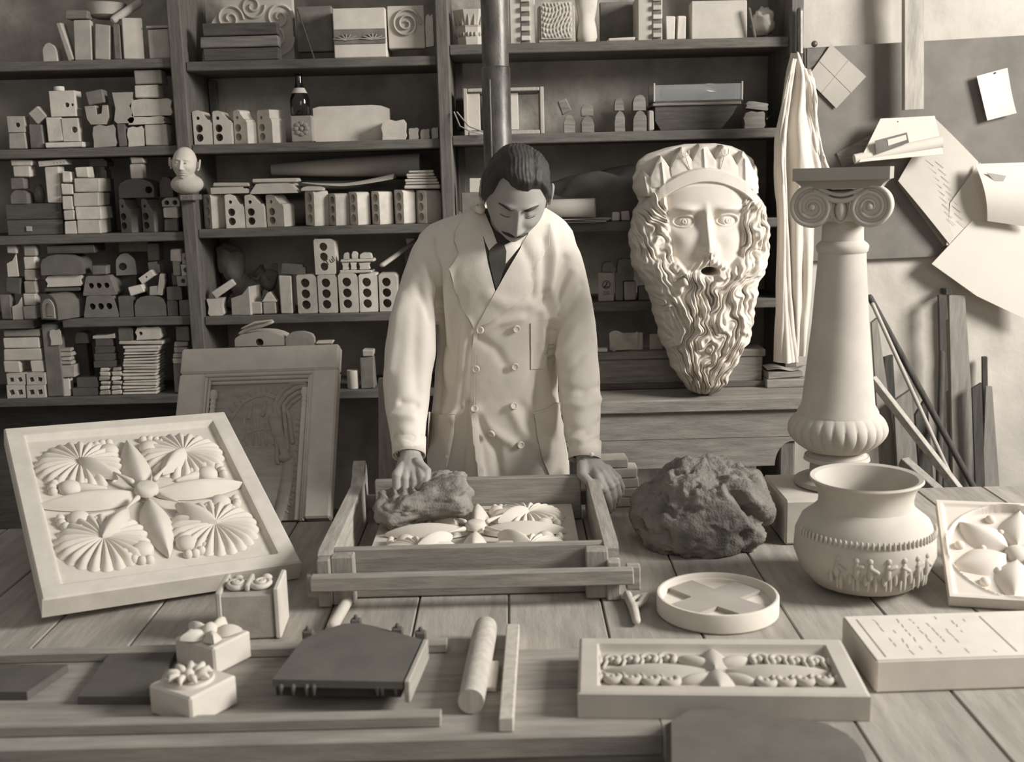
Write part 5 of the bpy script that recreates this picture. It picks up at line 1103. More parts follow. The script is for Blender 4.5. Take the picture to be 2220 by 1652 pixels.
def ornament_at(parent,x0,y0,w_,h_,z,key):
    before=set(COL.objects); ornament(parent,w_,h_,z,key)
    for o in set(COL.objects)-before: o.location.x+=x0; o.location.y+=y0
ornament_at(bp,m_+.004,m_+.004,wB-2*m_-.008,hB-2*m_-.008,tB-.0155,'big')
bpy.data.objects.remove(oe)
# props behind the cast
tl=Mx@Vector((wB*.5,hB*.9,0)); o=mk('support_block',bx(.16,.10,tl.z-T-.085,.005),BRG,loc=(tl.x,tl.y-.02,T+.0005)); tag(o,'grey block hidden behind the tilted shell cast propping it up','block')
# ================================================================= mould box with the shell relief being filled
mb=thing('mould_box','open wooden mould box clamped with battens in front of the man','mould box')
def pbox(name,c,s,mat,parent,rz=0,b=.003): return mk(name,bx(*s,b,.0008),mat,parent,loc=c,rot=(0,0,rz))
xL0,xR0=-.405,.205; y0,y1=2.43,2.985
WG=M('mould_wood_x',.27,.3,9,.85,.3,stretch=(1,9,9),fine=.2,rnd=.08); WGY=M('mould_wood_y',.33,.3,9,.85,.3,stretch=(9,1,9),fine=.2,rnd=.08); WGZ=M('mould_wood_z',.27,.3,9,.85,.3,stretch=(9,9,1),fine=.2,rnd=.08)
pbox('front_board',(-.10,2.432,T+.001),(.62,.022,.116),WG,mb)
pbox('back_board',(-.10,2.985,T+.001),(.56,.024,.122),WG,mb)
# side boards with the raised rounded ear at the far left
def sideb(x,ear,t=.03):
    yF,yB=2.40,3.05; ol=[(yF,0),(yB,0),(yB,.105)]
    ol+= [(yB-.00,.125),(yB-.005,.15),(yB-.03,.168),(yB-.055,.16),(yB-.075,.135),(yB-.11,.118)] if ear else [(yB,.118)]
    ol+=[(yF+.02,.118),(yF,.11)]
    V,Fs=prism(ol,t); V=[(x-t/2+yy,xx,z+T+.001) for xx,yy,z in V]; return mk('side_board',(V,Fs),WGY,mb)
sideb(-.425,True,.032); sideb(.212,False,.032)
for x in(-.385,.178): pbox('corner_stile',(x,2.4,T+.001),(.05,.038,.112),WGZ,mb)
pbox('corner_stile',(-.425,2.383,T+.001),(.03,.03,.11),WGZ,mb); pbox('corner_stile',(.213,2.383,T+.001),(.03,.03,.09),WGZ,mb)
a=ZP(678,1285,T+.035);b=ZP(1372,1280,T+.035)
pbox('clamp_batten',((-.44+.265)/2-.01,2.352,T+.047),(.705,.026,.035),WG,mb)
for x in(-.435,.245): pbox('batten_end',(x+(.012 if x>0 else -.012),2.385,T+.022),(.032,.03,.056),WG,mb)
pbox('clamp_batten',(-.10,3.02,T+.03),(.72,.024,.04),WG,mb)
# the relief in the mould
rc=thing('mould_relief','pale shell relief lying inside the wooden mould box, half covered by clay','plaster cast',(-.352,2.452,T+.0005)); wR,hR=.505,.51
mk('relief_slab',slab(wR,hR,.048,8,8,lambda u,v:0*u),PL2,rc)
ornament_at(rc,.008,.008,wR-.016,hR-.016,.049,'in')
# ================================================================= clay
lc=(-.245,2.83,.845)
V,Fs=lump((0,0,0),(.134,.074,.050),3,.14,1.6,90,60,pit=.12)
def shp(v):
    x,y,z=v; f=1+.75*min(1,(x/.13)**2); y*=f; z*=f; x*=.93; z+= .006*math.sin(x*22)+ .35*max(0,x)*.0; y+= -.25*abs(x)*.3
    for cx_,cy_ in((-.085,.0),(-.06,.01),(-.035,.0),(-.01,.01)): z-=.022*math.exp(-((x-cx_)/.010)**2-((y-cy_-.0)/.035)**2)*(z>0)
    return (x,y,z)
o=mk('clay_loaf',([shp(v) for v in V],Fs),CLL,loc=(ZP(915,1085,.85).x,2.80,.834),rot=(0,-.08,.14),smooth=80); tag(o,'rough grey clay loaf in the mould box under the fist of the man','clay')
for i,(px_,py_,r) in enumerate(((955,1042,.030),(935,1030,.022),(985,1050,.024))):
    p=ZP(px_,py_,.865); o2=mk('clay_crumb',lump((0,0,0),(r*1.3,r,r*.7),9+i,.3,2,28,20),CLL,o,smooth=80)
    o2.matrix_parent_inverse=o.matrix_world.inverted(); o2.parent=o; o2.location=o.matrix_basis.inverted()@Vector((p.x,2.86,.876))
V,Fs=lump((0,0,.0),(1,1,1),11,.13,1.3,170,120,pit=.16)
ba=ZP(1365,1180,T);bb=ZP(1672,1180,T); wC=(YP(1675,1100,2.76).x-YP(1366,1100,2.76).x)/2; cxc=(YP(1675,1100,2.76).x+YP(1366,1100,2.76).x)/2; hC=YP(1520,992,2.76).z-T
O=[]
for x,y,z in V:
    zz=max(z,-.42); s=(1+.08*(z<0)*z); top=(zz+.42)/1.42
    xx=x*wC*s+.012*top; yy=y*.155*s
    # chunk break at the lower right, thumbed dent on top
    dent=.018*math.exp(-((x-.05)/.35)**2-((y+.45)/.22)**2)*(z>.3)
    groove_=.03*math.exp(-((x*.8+ (z-.0)*.6-.62)/.07)**2)*(y<.2)
    f_=1-groove_/.15
    O.append((xx*f_,yy*f_,top*hC-dent+.010*nz((x*3,y*3,z*3+7),1.3,3)*(z>-.4)))
for i,(x,y,z) in enumerate(O):
    if z<.002: O[i]=(x,y,.0005)
o=mk('clay_mound',(O,Fs),CLY,loc=(cxc,2.77,T),smooth=80); tag(o,'big dark lump of wet clay on the table between the mould box and the pot','clay')
p=ZP(1610,1203,T); k_=mk('clay_chunk',lump((0,0,.045),(.062,.05,.062),21,.25,1.8,70,50,flat=.046,pit=.15),CLY,o,loc=(p.x-cxc,p.y+.05-2.77,.002),smooth=80)
p=ZP(1665,1130,T); mk('clay_chunk',lump((0,0,.05),(.03,.04,.055),29,.3,1.8,40,30,flat=.049,pit=.15),CLY,o,loc=(.135,.06,.05),smooth=80)
# bricks stacked behind the mould box
for i,(x0,x1,y0_,y1_) in enumerate([(1318,1386,1148,1178),(1318,1382,1125,1148),(1322,1385,1098,1125),(1316,1384,1070,1098),(1300,1362,1045,1070)]):
    Yb=3.07; a=YP(x0,y1_,Yb);b=YP(x1,y1_,Yb); zb_=T+.0005+i*.0285
    o=mk('brick',bx(b.x-a.x,.07,.0275,.003,.0015),BRK,loc=((a.x+b.x)/2,Yb+.04,zb_),rot=(0,0,.03*(-1)**i)); tag(o,'thin pale brick, %s one up in the pile behind the right hand'%ORD[i],'brick')
# ================================================================= framed relief leaning behind
ex=Vector((.997,-.071,.02)); ey=Vector((.019,.513,.858)); nf=ex.cross(ey).normalized(); O0=Vector((-1.066,3.30,.645)); wF,hF=.511,.564; tF=.05
Mx=Matrix(((ex.x,ey.x,nf.x,0),(ex.y,ey.y,nf.y,0),(ex.z,ey.z,nf.z,0),(0,0,0,1))); Mx.translation=O0-nf*tF
FRT=0;fr=thing('framed_relief','tall grey framed relief panel with a carved peacock-like arch, leaning behind the shell cast','plaster cast',mw=Mx)
mw_=.082; 
def frame_rail(name,x0,y0_,x1,y1_,t=tF): return mk(name,bx(x1-x0,y1_-y0_,t,.006,.001,c=((x0+x1)/2,(y0_+y1_)/2,0)),FRM,fr)
FRM=M('frame_plaster',.60,.14,10,.9,.15,rnd=.03); FIE=M('field_plaster',.36,.18,10,.9,.15,stretch=(1,5,5),rnd=0)
frame_rail('top_rail',0,hF-.085,wF,hF); frame_rail('left_stile',0,0,mw_,hF-.0855); frame_rail('right_stile',wF-mw_,0,wF,hF-.0855)
mk('field_panel',bx(wF-2*mw_+.01,hF-.09,.014,.001,c=(wF/2,(hF-.085)/2,0)),FIE,fr)
for k,(d,z) in enumerate(((.004,.044),(.014,.036),(.024,.026))):
    mk('top_moulding',tube([(mw_,hF-.085-d,z-.008),(wF-mw_,hF-.085-d,z-.008)],.007,8),FRM,fr,smooth=60)
    if k<2:
        mk('side_moulding',tube([(mw_+d*.8,0.0,z-.008),(mw_+d*.8,hF-.10,z-.008)],.0055,8),FRM,fr,smooth=60); mk('side_moulding',tube([(wF-mw_-d*.8,0.0,z-.008),(wF-mw_-d*.8,hF-.10,z-.008)],.0055,8),FRM,fr,smooth=60)
for x in(mw_+.026,wF-mw_-.026):
    pr=[(.009,0),(.009,.36),(.0075,.365),(.0105,.372),(.0075,.38),(.0105,.388),(.0075,.395),(.012,.405),(.0135,.415),(.010,.428)]
    g=G(); g.add(lathe(pr,16),Matrix.Translation((x,0,.022))@Matrix.Rotation(-math.pi/2,4,'X')); mk('colonnette',g.vf(),FRM,fr,smooth=40)
# carved subject
zc_=.0145; g=G()
xa,ya=.20,.27
def at(px_,py_):   # photo pixel -> frame field coordinates
    s=((px_-395)/340.*wF+ (py_-757)/365.*.0, (1-(py_-752)/370.)*hF); sh_=(py_-757)/373.*40/340*wF; return (s[0]+sh_,s[1],zc_)
arcp=[at(x,y) for x,y in((492,905),(505,885),(520,868),(545,856),(566,853),(585,860))]
mk('carved_arch',tube(arcp,.004,8,fl=.6),FIE,fr,smooth=60)
for i in range(11):
    t=i/10; x,y=[(488,900),(494,885),(503,873),(512,864),(522,857),(534,850),(546,845),(558,842),(570,843),(580,846),(588,850)][i]
    c_=at(x,y); mk('zigzag_tooth',tube([c_,(c_[0]+(-.010+.001*i),c_[1]+.012,zc_+.002)],[.006,.0015],4,fl=.5),FIE,fr)
pl=[(592,868),(600,850),(612,836),(630,824),(650,820),(662,828)]
for k in range(4):
    pts=[at(588+k*11+(0)*1,1000-k*14)]+[at(586+k*10,900)]+[at(x+k*5-4,y+k*10+6) for x,y in pl[k//2:]]
    mk('plume',tube(pts,[.007]*2+[.010-.001*k]*(len(pts)-3)+[.004],10,fl=.8),FIE,fr,smooth=60)
nk=[at(x,y) for x,y in((585,905),(590,935),(600,965),(604,985))]
mk('carved_neck',tube(nk,[.022,.02,.016,.014],12,fl=.6),FIE,fr,smooth=60); mk('carved_head',ell(at(604,990),(.022,.016,.014)),FIE,fr,smooth=60)
for i in range(5):
    x=520+i*14; mk('robe_fold',tube([at(x,905),at(x+4,960)],.004,6,fl=.6),FIE,fr,smooth=60)
mk('robe_arc',tube([at(520+75*math.cos(math.pi-math.pi*i/10)*.6+40,950-22*math.sin(math.pi*i/10)) for i in range(11)],.003,6,fl=.6),FIE,fr,smooth=60)
for a,b in(((530,900),(536,870)),((560,895),(566,868))): mk('carved_hand',tube([at(*a),at(*b)],[.009,.005],8,fl=.5),FIE,fr,smooth=60)
for k in range(15):
    x,y=632-(k*k)*.16+0,905+k*14; 
    c_=at(x,y); mk('zigzag_tooth',tube([c_,(c_[0]+.014,c_[1]-.008,zc_+.001)],[.006,.001],4,fl=.5),FIE,fr)
mk('carved_band',tube([at(x,y) for x,y in((612,1000),(606,1040),(596,1080),(584,1115))],[.018,.020,.019,.017],10,fl=.35),FIE,fr,smooth=60)
fl_=thing('panel_stand','dark low stand under the framed relief behind the table','stand',(0,0,0)); 
zs=min((Mx@Vector((x,0,z))).z for x in(0,wF) for z in(0,tF)); mk('stand_top',bx(.68,.30,.04,.004),WDD,fl_,loc=(-.815,3.33,zs-.041)); 
for x in(-1.12,-.48): mk('leg',bx(.05,.26,zs-.042,.004),WDD,fl_,loc=(x,3.33,0))
# arch cast & pieces on top of the frame (on the shelf behind)
zr=YP(560,750,3.63).z
o=mk('shelf_crate',bx(.50,.16,zr-.887,.004),WDD,loc=(YP(590,750,4.2).x+.0,4.24,.8855)) if 0 else None
top=Mx@Vector((wF*.5,hF,tF*.5))
I('arched_cast','plaster cast','white arched plaster piece above the framed relief, lower part',508,722,617,752,PL2,'chan' if 0 else 'arch',[(.5,.25,.30)],k=.6,Y=3.62,base=top.z+.004,snap=False,yaw=0)
ac=bpy.data.objects['arched_cast']; hh=.03
mk('saddle_top',tube([(-.06,.02,.045),(-.03,.02,.06),(.0,.02,.066),(.035,.02,.075)],[.012,.016,.018,.012],10,fl=.5),PL2,ac,smooth=60)
mk('saddle_top',tube([(-.05,.0,.062),(-.01,.0,.078),(.04,.0,.084)],[.008,.012,.008],10,fl=.4),PL2,ac,smooth=60)
I('rounded_board','block','grey board with cut corners standing on the framed relief',618,720,682,750,BRG,'dome',k=.3,Y=3.62,base=top.z+.004,snap=False)
I('thin_slab','slab','thin pale strip lying at the right on the framed relief',683,741,722,748,BRK,'box',k=.8,Y=3.62,base=top.z+.005,snap=False)
# board standing behind the man
o=flat('upright_board','board','upright worn wooden board standing behind the left arm of the man',[(820,822),(866,820),(866,1300),(822,1300)],3.45,.03,M('worn_board',.33,.3,8,.85,.3,stretch=(8,8,1),rnd=0,spots=.2))
for v in o.data.vertices: v.co.z=max(v.co.z,.001)
# ================================================================= left foreground pieces
# bracket block
A=ZP(478,1390,T);B=ZP(603,1390,T); wK=B.x-A.x
bk=thing('bracket_block','grey block with two scrolls on its top standing in front of the shell cast','plaster cast',(A.x+.004,A.y,T+.0005),(0,0,.05)); hk=.098
mk('block_body',bx(wK*.88,.10,hk,.004,c=(wK*.45,.05,0)),BRG,bk); mk('side_slab',bx(.012,.115,hk+.012,.003,c=(wK*.96,.055,0)),PL2,bk); mk('side_slab',bx(.012,.115,hk+.008,.003,c=(-.002,.055,0)),PLG,bk)
for s in(-1,1):
    g=G(); n=34; g.add(tube([(wK*.45+s*.026+s*(.022*(1-i/n*.75))*math.cos(math.pi*.9+i/n*3.2*math.pi),.045+(.028*(1-i/n*.75))*math.sin(math.pi*.9+i/n*3.2*math.pi),hk+.006+.006*i/n) for i in range(n+1)],[.0065*(1-.35*i/n) for i in range(n+1)],8))
    g.add(ell((wK*.45+s*.026,.045,hk+.008),(.009,.010,.008),10,8)); g.add(ell((wK*.45+s*.03,.085,hk+.004),(.012,.009,.009),10,8))
    mk('scroll',g.vf(),PL2,bk,smooth=70)
mk('scroll_tie',bx(.010,.07,.016,.003,c=(wK*.45,.05,hk)),PL2,bk)
# two small carved blocks
def carved(name,label,L_,F_,R_,zt,zb,orn):
    """top corners left, front, right in the photo"""
    l=ZP(*L_,zt);f=ZP(*F_,zt);r=ZP(*R_,zt); e1=(r-f);e2=(l-f); e2p=Vector((-e1.y,e1.x,0)).normalized()*e2.length
    t=thing(name,label,'plaster cast',(f.x,f.y,zb+.0005),(0,0,math.atan2(e1.y,e1.x))); a=e1.length;b=e2.length
    mk('block_body',bx(a,b,zt-zb,.004,c=(a/2,b/2,0)),PLA,t); t.location.y+=(.03 if name=='carved_block' else 0); orn(t,a,b,zt-zb); return t
def leafy(t,a,b,h):
    for k in range(5):
        an=2*math.pi*k/5+.3; mk('leaf',lens(.055,.018,.018,14,8),PLA,t,loc=(a*.45+.008*math.cos(an),b*.5+.008*math.sin(an),h-.001),rot=(0,-.12,an),smooth=60,fix=False)
    mk('bud',ell((0,0,0),(.018,.016,.02),14,10),PLA,t,loc=(a*.45,b*.5,h+.006),smooth=70); 
    mk('bud',ell((0,0,0),(.012,.010,.012),14,10),PLA,t,loc=(a*.75,b*.6,h+.003),smooth=70); mk('bud',ell((0,0,0),(.013,.010,.012),14,10),PLA,t,loc=(a*.2,b*.75,h+.003),smooth=70)
def rosette(t,a,b,h):
    mk('rosette_dish',lathe([(.045,0),(.042,.006),(.03,.004),(0,.004)],28,False),PL2,t,loc=(a*.48,b*.55,h-.0005),smooth=50)
    for k in range(9):
        an=2*math.pi*k/9; r=.030; mk('curled_petal',tube([(0,0,0),(.012,0,.010),(.022,.002,.012),(.026,.004,.006)],[.005,.007,.006,.003],8),PLA,t,loc=(a*.48+.012*math.cos(an),b*.55+.012*math.sin(an),h+.003),rot=(0,0,an),smooth=70)
    mk('bud',ell((0,0,0),(.010,.010,.010),10,8),PLA,t,loc=(a*.48,b*.55,h+.010),smooth=70)
carved('carved_block','small white block carved with leaves and buds on top, in the left foreground',(347,1407),(454,1421),(536,1381),T+.056,T+.0,leafy)
carved('rosette_block','small white block with a curled rosette on top, nearest in the left foreground',(311,1489),(412,1515),(513,1464),T+.056,T+.0,rosette)
# battens and clay plates between them
for i,(yy,x1_,l) in enumerate(((1398,968,'long wooden batten lying across the table behind the dark clay plates'),(1545,957,'long wooden batten lying across the table in front of the dark clay plates'))):
    a=ZP(20,yy,T+.02);b=ZP(x1_,yy,T+.02); x0=-1.5 if i==0 else -1.3; yb_=b.y+(.02 if i==0 else .0)
    o=mk('batten',bx(b.x-x0,.030,.020,.002,.0008),TBX,loc=((b.x+x0)/2,yb_,T+.0005)); tag(o,l,'batten')
def slabq(name,cat,label,pts,z0,t,mat,parent=None,holes=()):
    P=[ZP(x,y,z0+t) for x,y in pts]; V,Fs=prism([(p.x,p.y) for p in P],t,ax='z'); zz=[v[2] for v in V]; V=[(x,y,z-min(zz)+z0) for x,y,z in V]; o=mk(name,(V,Fs),mat,parent)
    if parent is None: tag(o,label,cat)
    return o
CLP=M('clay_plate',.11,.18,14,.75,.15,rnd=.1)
slabq('clay_plate','clay plate','dark flat clay plate left of the two small carved blocks',[(240,1413),(380,1413),(330,1510),(168,1510)],T+.0005,.016,CLP)
slabq('clay_plate','clay plate','grey flat clay plate with a pale edge at the far left foreground',[(-60,1440),(147,1440),(58,1500),(-60,1500)],T+.0005,.016,CLP)
o=bpy.data.objects['clay_plate.001']; 
# dark ridge tile lying on the battens
rt=thing('dark_moulded_slab','large dark moulded clay slab with small lugs resting on the two battens','clay slab'); z0=T+.0215; th_=.040
top=[(590,1473),(655,1387),(700,1366),(745,1352),(775,1350),(815,1358),(870,1374),(914,1386),(872,1478)]
P=[ZP(x,y,z0+th_) for x,y in top]
V,Fs=prism([(p.x,p.y) for p in P],.014,ax='z'); zz=[v[2] for v in V]; mk('top_plate',([(x,y,z-min(zz)+z0+th_-.014) for x,y,z in V],Fs),CLP,rt)
P2=[ZP(x,y,z0+th_) for x,y in((592,1466),(655,1392),(905,1392),(868,1470))]; c0=sum((p for p in P2),Vector())/4
P2=[c0+(p-c0)*.985 for p in P2]
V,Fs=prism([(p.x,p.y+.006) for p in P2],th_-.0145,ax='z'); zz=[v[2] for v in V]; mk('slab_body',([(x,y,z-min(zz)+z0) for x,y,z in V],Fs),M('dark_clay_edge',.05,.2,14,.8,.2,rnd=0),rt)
a=ZP(872,1478,z0+th_);b=ZP(914,1386,z0+th_)
t=b-a; V,Fs=bx(.010,t.length,th_+.001,.002,c=(0,t.length/2,0)); an=math.atan2(-t.x,t.y); o=mk('lit_side_face',(V,Fs),TBY,rt,loc=(a.x+.008,a.y,z0),rot=(0,0,an)); o['label']='bright right face of the slab, its light put into a paler colour'  # side face painted paler for the light falling on it from the right
for x,y in((668,1372),(772,1347),(862,1366),(912,1374)):
    p=ZP(x,y,z0+th_); lg=mk('lug',bx(.022,.016,.022,.003),CLP,rt,loc=(p.x,p.y,z0+th_-.016)); mk('lug_point',ell((0,0,.024),(.005,.005,.007),8,6),CLP,lg)
p0_=ZP(600,1476,z0+th_);p1_=ZP(865,1476,z0+th_)
for k,t in enumerate((.03,.13,.24,.30,.82,.86,.97)): p=p0_.lerp(p1_,t); mk('drip_tooth',tube([(p.x,p.y+.002,z0+th_-.012),(p.x,p.y+.002,z0+.012)],[.005,.0015],6),CLP,rt)
# small rod, rolling pin, battens
p0=ZP(752,1305,T+.014);p1=ZP(722,1356,T+.014); o=mk('short_rod',tube([p0,p1],.0125,12),PL2,smooth=60); tag(o,'short whitish lumpy rod behind the dark moulded slab','rod')
r=.0245; p0=ZP(1053,1362,T+r);p1=ZP(1021,1522,T+r+.0); p0.z=p1.z=T+r+.0008; d=(p1-p0); 
rp=mk('rolling_pin',tube([p0-d*.02,p0+d*.1,p0+d*.5,p1],[.0225,.0245,.0245,.023],28,round_=False),BRX,smooth=50); tag(rp,'pale wooden rolling pin lying on the table in the foreground','rolling pin')
def stick(name,label,A_,B_,w_,h_,mat,cat='batten',z=T+.0005):
    a=ZP(*A_,z+h_);b=ZP(*B_,z+h_);t=b-a; an=math.atan2(-t.x,t.y); V,Fs=bx(w_,t.length,h_,.002,.0008,c=(0,t.length/2,0)); o=mk(name,(V,Fs),mat,loc=(a.x,a.y,z),rot=(0,0,an)); tag(o,label,cat); return o
stick('square_batten','pale square batten lying beside the rolling pin',(1097,1556),(1113,1352),.026,.026,BRX)
stick('pale_block','small white block lying between the rolling pin and the square batten',(1065,1488),(1072,1432),.019,.012,PLA,'block')
# twisted clay scrap
g=G(); pts=[ZP(x,y,T+.012) for x,y in((1380,1346),(1374,1320),(1364,1300),(1360,1290))]; pts=[Vector((p.x,p.y,T+.012)) for p in pts]; g.add(tube(pts,[.009,.011,.010,.011],10))
q1=[Vector((p.x,p.y,T+.014)) for p in [ZP(x,y,T+.012) for x,y in((1374,1316),(1386,1312),(1396,1300))]]; g.add(tube(q1,[.008,.007,.010],10))
q2=[Vector((p.x,p.y,T+.016)) for p in [ZP(x,y,T+.012) for x,y in((1374,1302),(1384,1296),(1400,1296))]]; g.add(tube(q2,[.006,.005,.009],10))
V,Fs,_=remesh(g.vf(),.0022,3); o=mk('clay_twist',(V,Fs),PL2,smooth=80,fix=False); tag(o,'small knotted twist of pale clay left of the round dish','clay')
# flat dark shape with a rounded corner at the bottom
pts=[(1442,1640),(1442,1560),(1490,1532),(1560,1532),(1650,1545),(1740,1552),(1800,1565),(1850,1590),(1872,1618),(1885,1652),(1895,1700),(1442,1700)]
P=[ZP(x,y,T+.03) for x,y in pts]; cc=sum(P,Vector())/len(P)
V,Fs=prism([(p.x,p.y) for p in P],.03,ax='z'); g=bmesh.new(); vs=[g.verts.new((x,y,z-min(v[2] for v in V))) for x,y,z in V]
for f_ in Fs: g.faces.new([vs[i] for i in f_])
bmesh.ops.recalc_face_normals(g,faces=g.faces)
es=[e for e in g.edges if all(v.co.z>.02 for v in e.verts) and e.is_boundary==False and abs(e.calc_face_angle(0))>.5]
bmesh.ops.bevel(g,geom=es,offset=.010,segments=3,affect='EDGES'); me=bpy.data.meshes.new('dark_slab'); g.to_mesh(me); g.free(); me.materials.append(CLP); o=bpy.data.objects.new('dark_rounded_shape',me); COL.objects.link(o); o.location=(0,0,T+.0005); tag(o,'dark flat shape with a rounded corner in front of the ornament panel at the bottom edge','slab')
# ================================================================= heads
def head_vf(n=200,m_=150,lids=True,mouth=0.):
    """a human head facing -Y, crown up, about 0.235 high"""
    th=np.linspace(0,math.pi,m_); ph=np.linspace(0,2*math.pi,n,endpoint=False); P,TH=np.meshgrid(ph,th)
    sx=np.sin(TH)*np.cos(P); sy=np.sin(TH)*np.sin(P); sz=np.cos(TH)
    x=.075*np.sign(sx)*np.abs(sx)**.92; y=.096*sy; z=.118*sz
    y=np.where(y<0,y*(1-.04*np.clip(z/.1,0,1)),y)
    t=np.clip((-.012-z)/.1,0,1.1); x=x*(1-.40*t**1.5); y=np.where(y>0,y*(1-.55*t),y*(1-.10*t**2)); y=y-.006*t
    fr=np.clip(-sy*1.4,0,1)
    G_=lambda a,b,s,u,h: h*np.exp(-((x-a)/s)**2-((z-b)/u)**2)
    d=np.zeros_like(x)
    rz=np.interp(z,[-.052,-.046,-.038,-.030,-.015,.0,.018,.03],[0,.006,.022,.025,.018,.012,.006,.0]); wz=np.interp(z,[-.045,-.03,0,.03],[.011,.010,.0065,.006]); d+=rz*np.exp(-(x/wz)**2)
    for s in(-1,1):
        d+=G_(s*.014,-.036,.0065,.0075,.009); d-=G_(s*.031,.010,.016,.012,.012); d-=G_(s*.015,.010,.008,.012,.006)
        d+=G_(s*.031,.009,.0125,.0085,.010); d+=G_(s*.030,.031,.020,.007,.006); d+=G_(s*.043,-.022,.018,.016,.005); d-=G_(s*.040,-.055,.014,.018,.004)
        if lids: d-=G_(s*.031,.0025,.013,.0014,.0030)
        else: d-=.002*np.exp(-((np.hypot((x-s*.031)/.012,(z-.008)/.006)-1)/.2)**2)
    d+=G_(0,-.059,.020,.0055,.006)+G_(0,-.070,.017,.005,.006)-G_(0,-.0645,.018,.0018,.004)+G_(0,-.095,.016,.012,.008)-G_(0,-.082,.015,.005,.003)+G_(0,-.050,.018,.006,.003)
    if mouth: d-=G_(0,-.0645,.024,.0035,.006)
    y=y-d*fr
    V=list(zip(x.ravel(),y.ravel(),z.ravel())); Fs=[(j*n+i,j*n+(i+1)%n,(j+1)*n+(i+1)%n,(j+1)*n+i) for j in range(m_-1) for i in range(n)]
    return V,Fs
def ear_vf(s):
    g=G(); c=(s*.075,.008,.0); pts=[]
    for i in range(15):
        a=math.radians(-60+270*i/14); pts.append((s*(.078+.010*math.sin(a*.5+.6)),.010+.015*math.cos(a)*1.0,.0+.030*math.sin(a)+.0))
    g.add(tube(pts,[.0045]*15,8)); g.add(ell((s*.077,.008,-.002),(.005,.013,.024),12,10)); g.add(ell((s*.078,.002,-.026),(.005,.006,.008),10,8)); g.add(tube([(s*.079,.002,-.01),(s*.084,.010,.004),(s*.083,.014,.016)],.003,6))
    return g.vf()
man=thing('person','dark-haired man with a moustache in a white work coat bending over the mould box','person',(0,0,0))
HC=YP(1119,424,3.03); HS=1.07
HM=Matrix.Translation(HC)@Matrix.Rotation(math.radians(5),4,'Z')@Matrix.Rotation(math.radians(5),4,'Y')@Matrix.Rotation(math.radians(37),4,'X')@Matrix.Scale(HS,4)
HV,HF=head_vf(); hv=[HM@Vector(v) for v in HV]
# hands -------------------------------------------------------------
def P3(x,y,Y): return YP(x,y,Y)
def hand_left():
    g=G(); W0=P3(888,940,2.965); W1=P3(890,990,2.905)
    g.add(tube([P3(886,850,3.045),P3(887,900,3.005),W0,W1],[.034,.033,.030,.028],16,fl=.85))
    g.add(tube([W1,P3(890,1012,2.875),P3(888,1032,2.855)],[.030,.040,.043],16,fl=.62,up=(0,-1,.4)))
    for i,(kx,ky) in enumerate(((860,1022),(878,1029),(897,1031),(914,1025))):
        k=P3(kx,ky+8,2.83); g.add(tube([P3(889+(kx-889)*.6,1008,2.865),k],[.011,.014],10)); g.add(ell(tuple(k),(.0135,.013,.0135),12,10))
        a=k+Vector((0,-.010,-.034)); b=a+Vector((0,.026,-.010)); c=b+Vector((0,.014,.016)); g.add(tube([k,a,b,c],[.0135,.0125,.0115,.0095],10))
    g.add(tube([P3(905,1002,2.865),P3(926,1022,2.84),P3(924,1046,2.82),P3(910,1060,2.81)],[.014,.0125,.0115,.0095],10))
    return g
def hand_right():
    g=G(); W1=P3(1270,992,3.03)
    g.add(tube([P3(1258,850,3.12),P3(1264,930,3.07),W1],[.033,.031,.028],16,fl=.85))
    g.add(tube([W1,P3(1281,1012,3.01),P3(1300,1030,2.99)],[.029,.038,.036],16,fl=.50,up=(.2,-1,.5)))
    fg=[((1296,1034),(1310,1062),(1318,1085),(1322,1108),2.955,.0115),((1306,1026),(1325,1055),(1330,1080),(1328,1102),2.97,.0115),((1315,1022),(1336,1048),(1342,1072),(1337,1090),2.985,.0108),((1318,1014),(1340,1036),(1349,1056),(1346,1074),3.005,.0095)]
    for a,b,c,d,Y,r in fg:
        g.add(tube([P3(1284,1010,3.01),P3(*a,Y+.01),P3(*b,Y-.008),P3(*c,Y-.004),P3(*d,Y+.004)],[.012,r*1.12,r,r*.95,r*.75],10)); g.add(ell(tuple(P3(*b,Y-.010)),(r*1.05,r,r*1.05),10,8))
    g.add(tube([P3(1262,1005,3.0),P3(1262,1030,2.965),P3(1280,1047,2.945),P3(1298,1057,2.94)],[.015,.015,.0125,.0105],12))
    return g
V1,F1,_=remesh(hand_left().vf(),.0024,3); V2,F2,_=remesh(hand_right().vf(),.0024,3)
# torso, neck, arms and legs under the clothes
g=G(); Nk=HM@Vector((0,.03,-.06))
g.add(tube([HM@Vector((0,.015,-.045)),P3(1105,480,3.12),P3(1100,520,3.2)],[.055,.058,.066],20))
g.add(tube([P3(1098,515,3.22),P3(1090,620,3.24),P3(1080,760,3.28),P3(1080,900,3.33),P3(1080,1000,3.34)],[.10,.13,.12,.115,.13],24,fl=.8))
for s,sh,el,wr in((-1,P3(945,560,3.19),P3(888,740,3.12),P3(887,880,3.02)),(1,P3(1218,570,3.19),P3(1250,740,3.16),P3(1262,880,3.10))):
    g.add(tube([P3(1090,560,3.2),sh,el,wr],[.06,.045,.038,.032],14))
hipz=P3(1080,1000,3.34).z
for s in(-1,1): g.add(tube([(-.02+s*.085,3.34,hipz),(-.03+s*.10,3.32,.50),(-.03+s*.11,3.36,.09)],[.085,.06,.045],14))
V3,F3,_=remesh(g.vf(),.011,4)
gb=G(); gb.add((V3,F3)); gb.add((V1,F1)); gb.add((V2,F2)); gb.add((hv,HF)); 
for s in(-1,1):
    ev,ef=ear_vf(s); gb.add(([HM@Vector(v) for v in ev],ef))
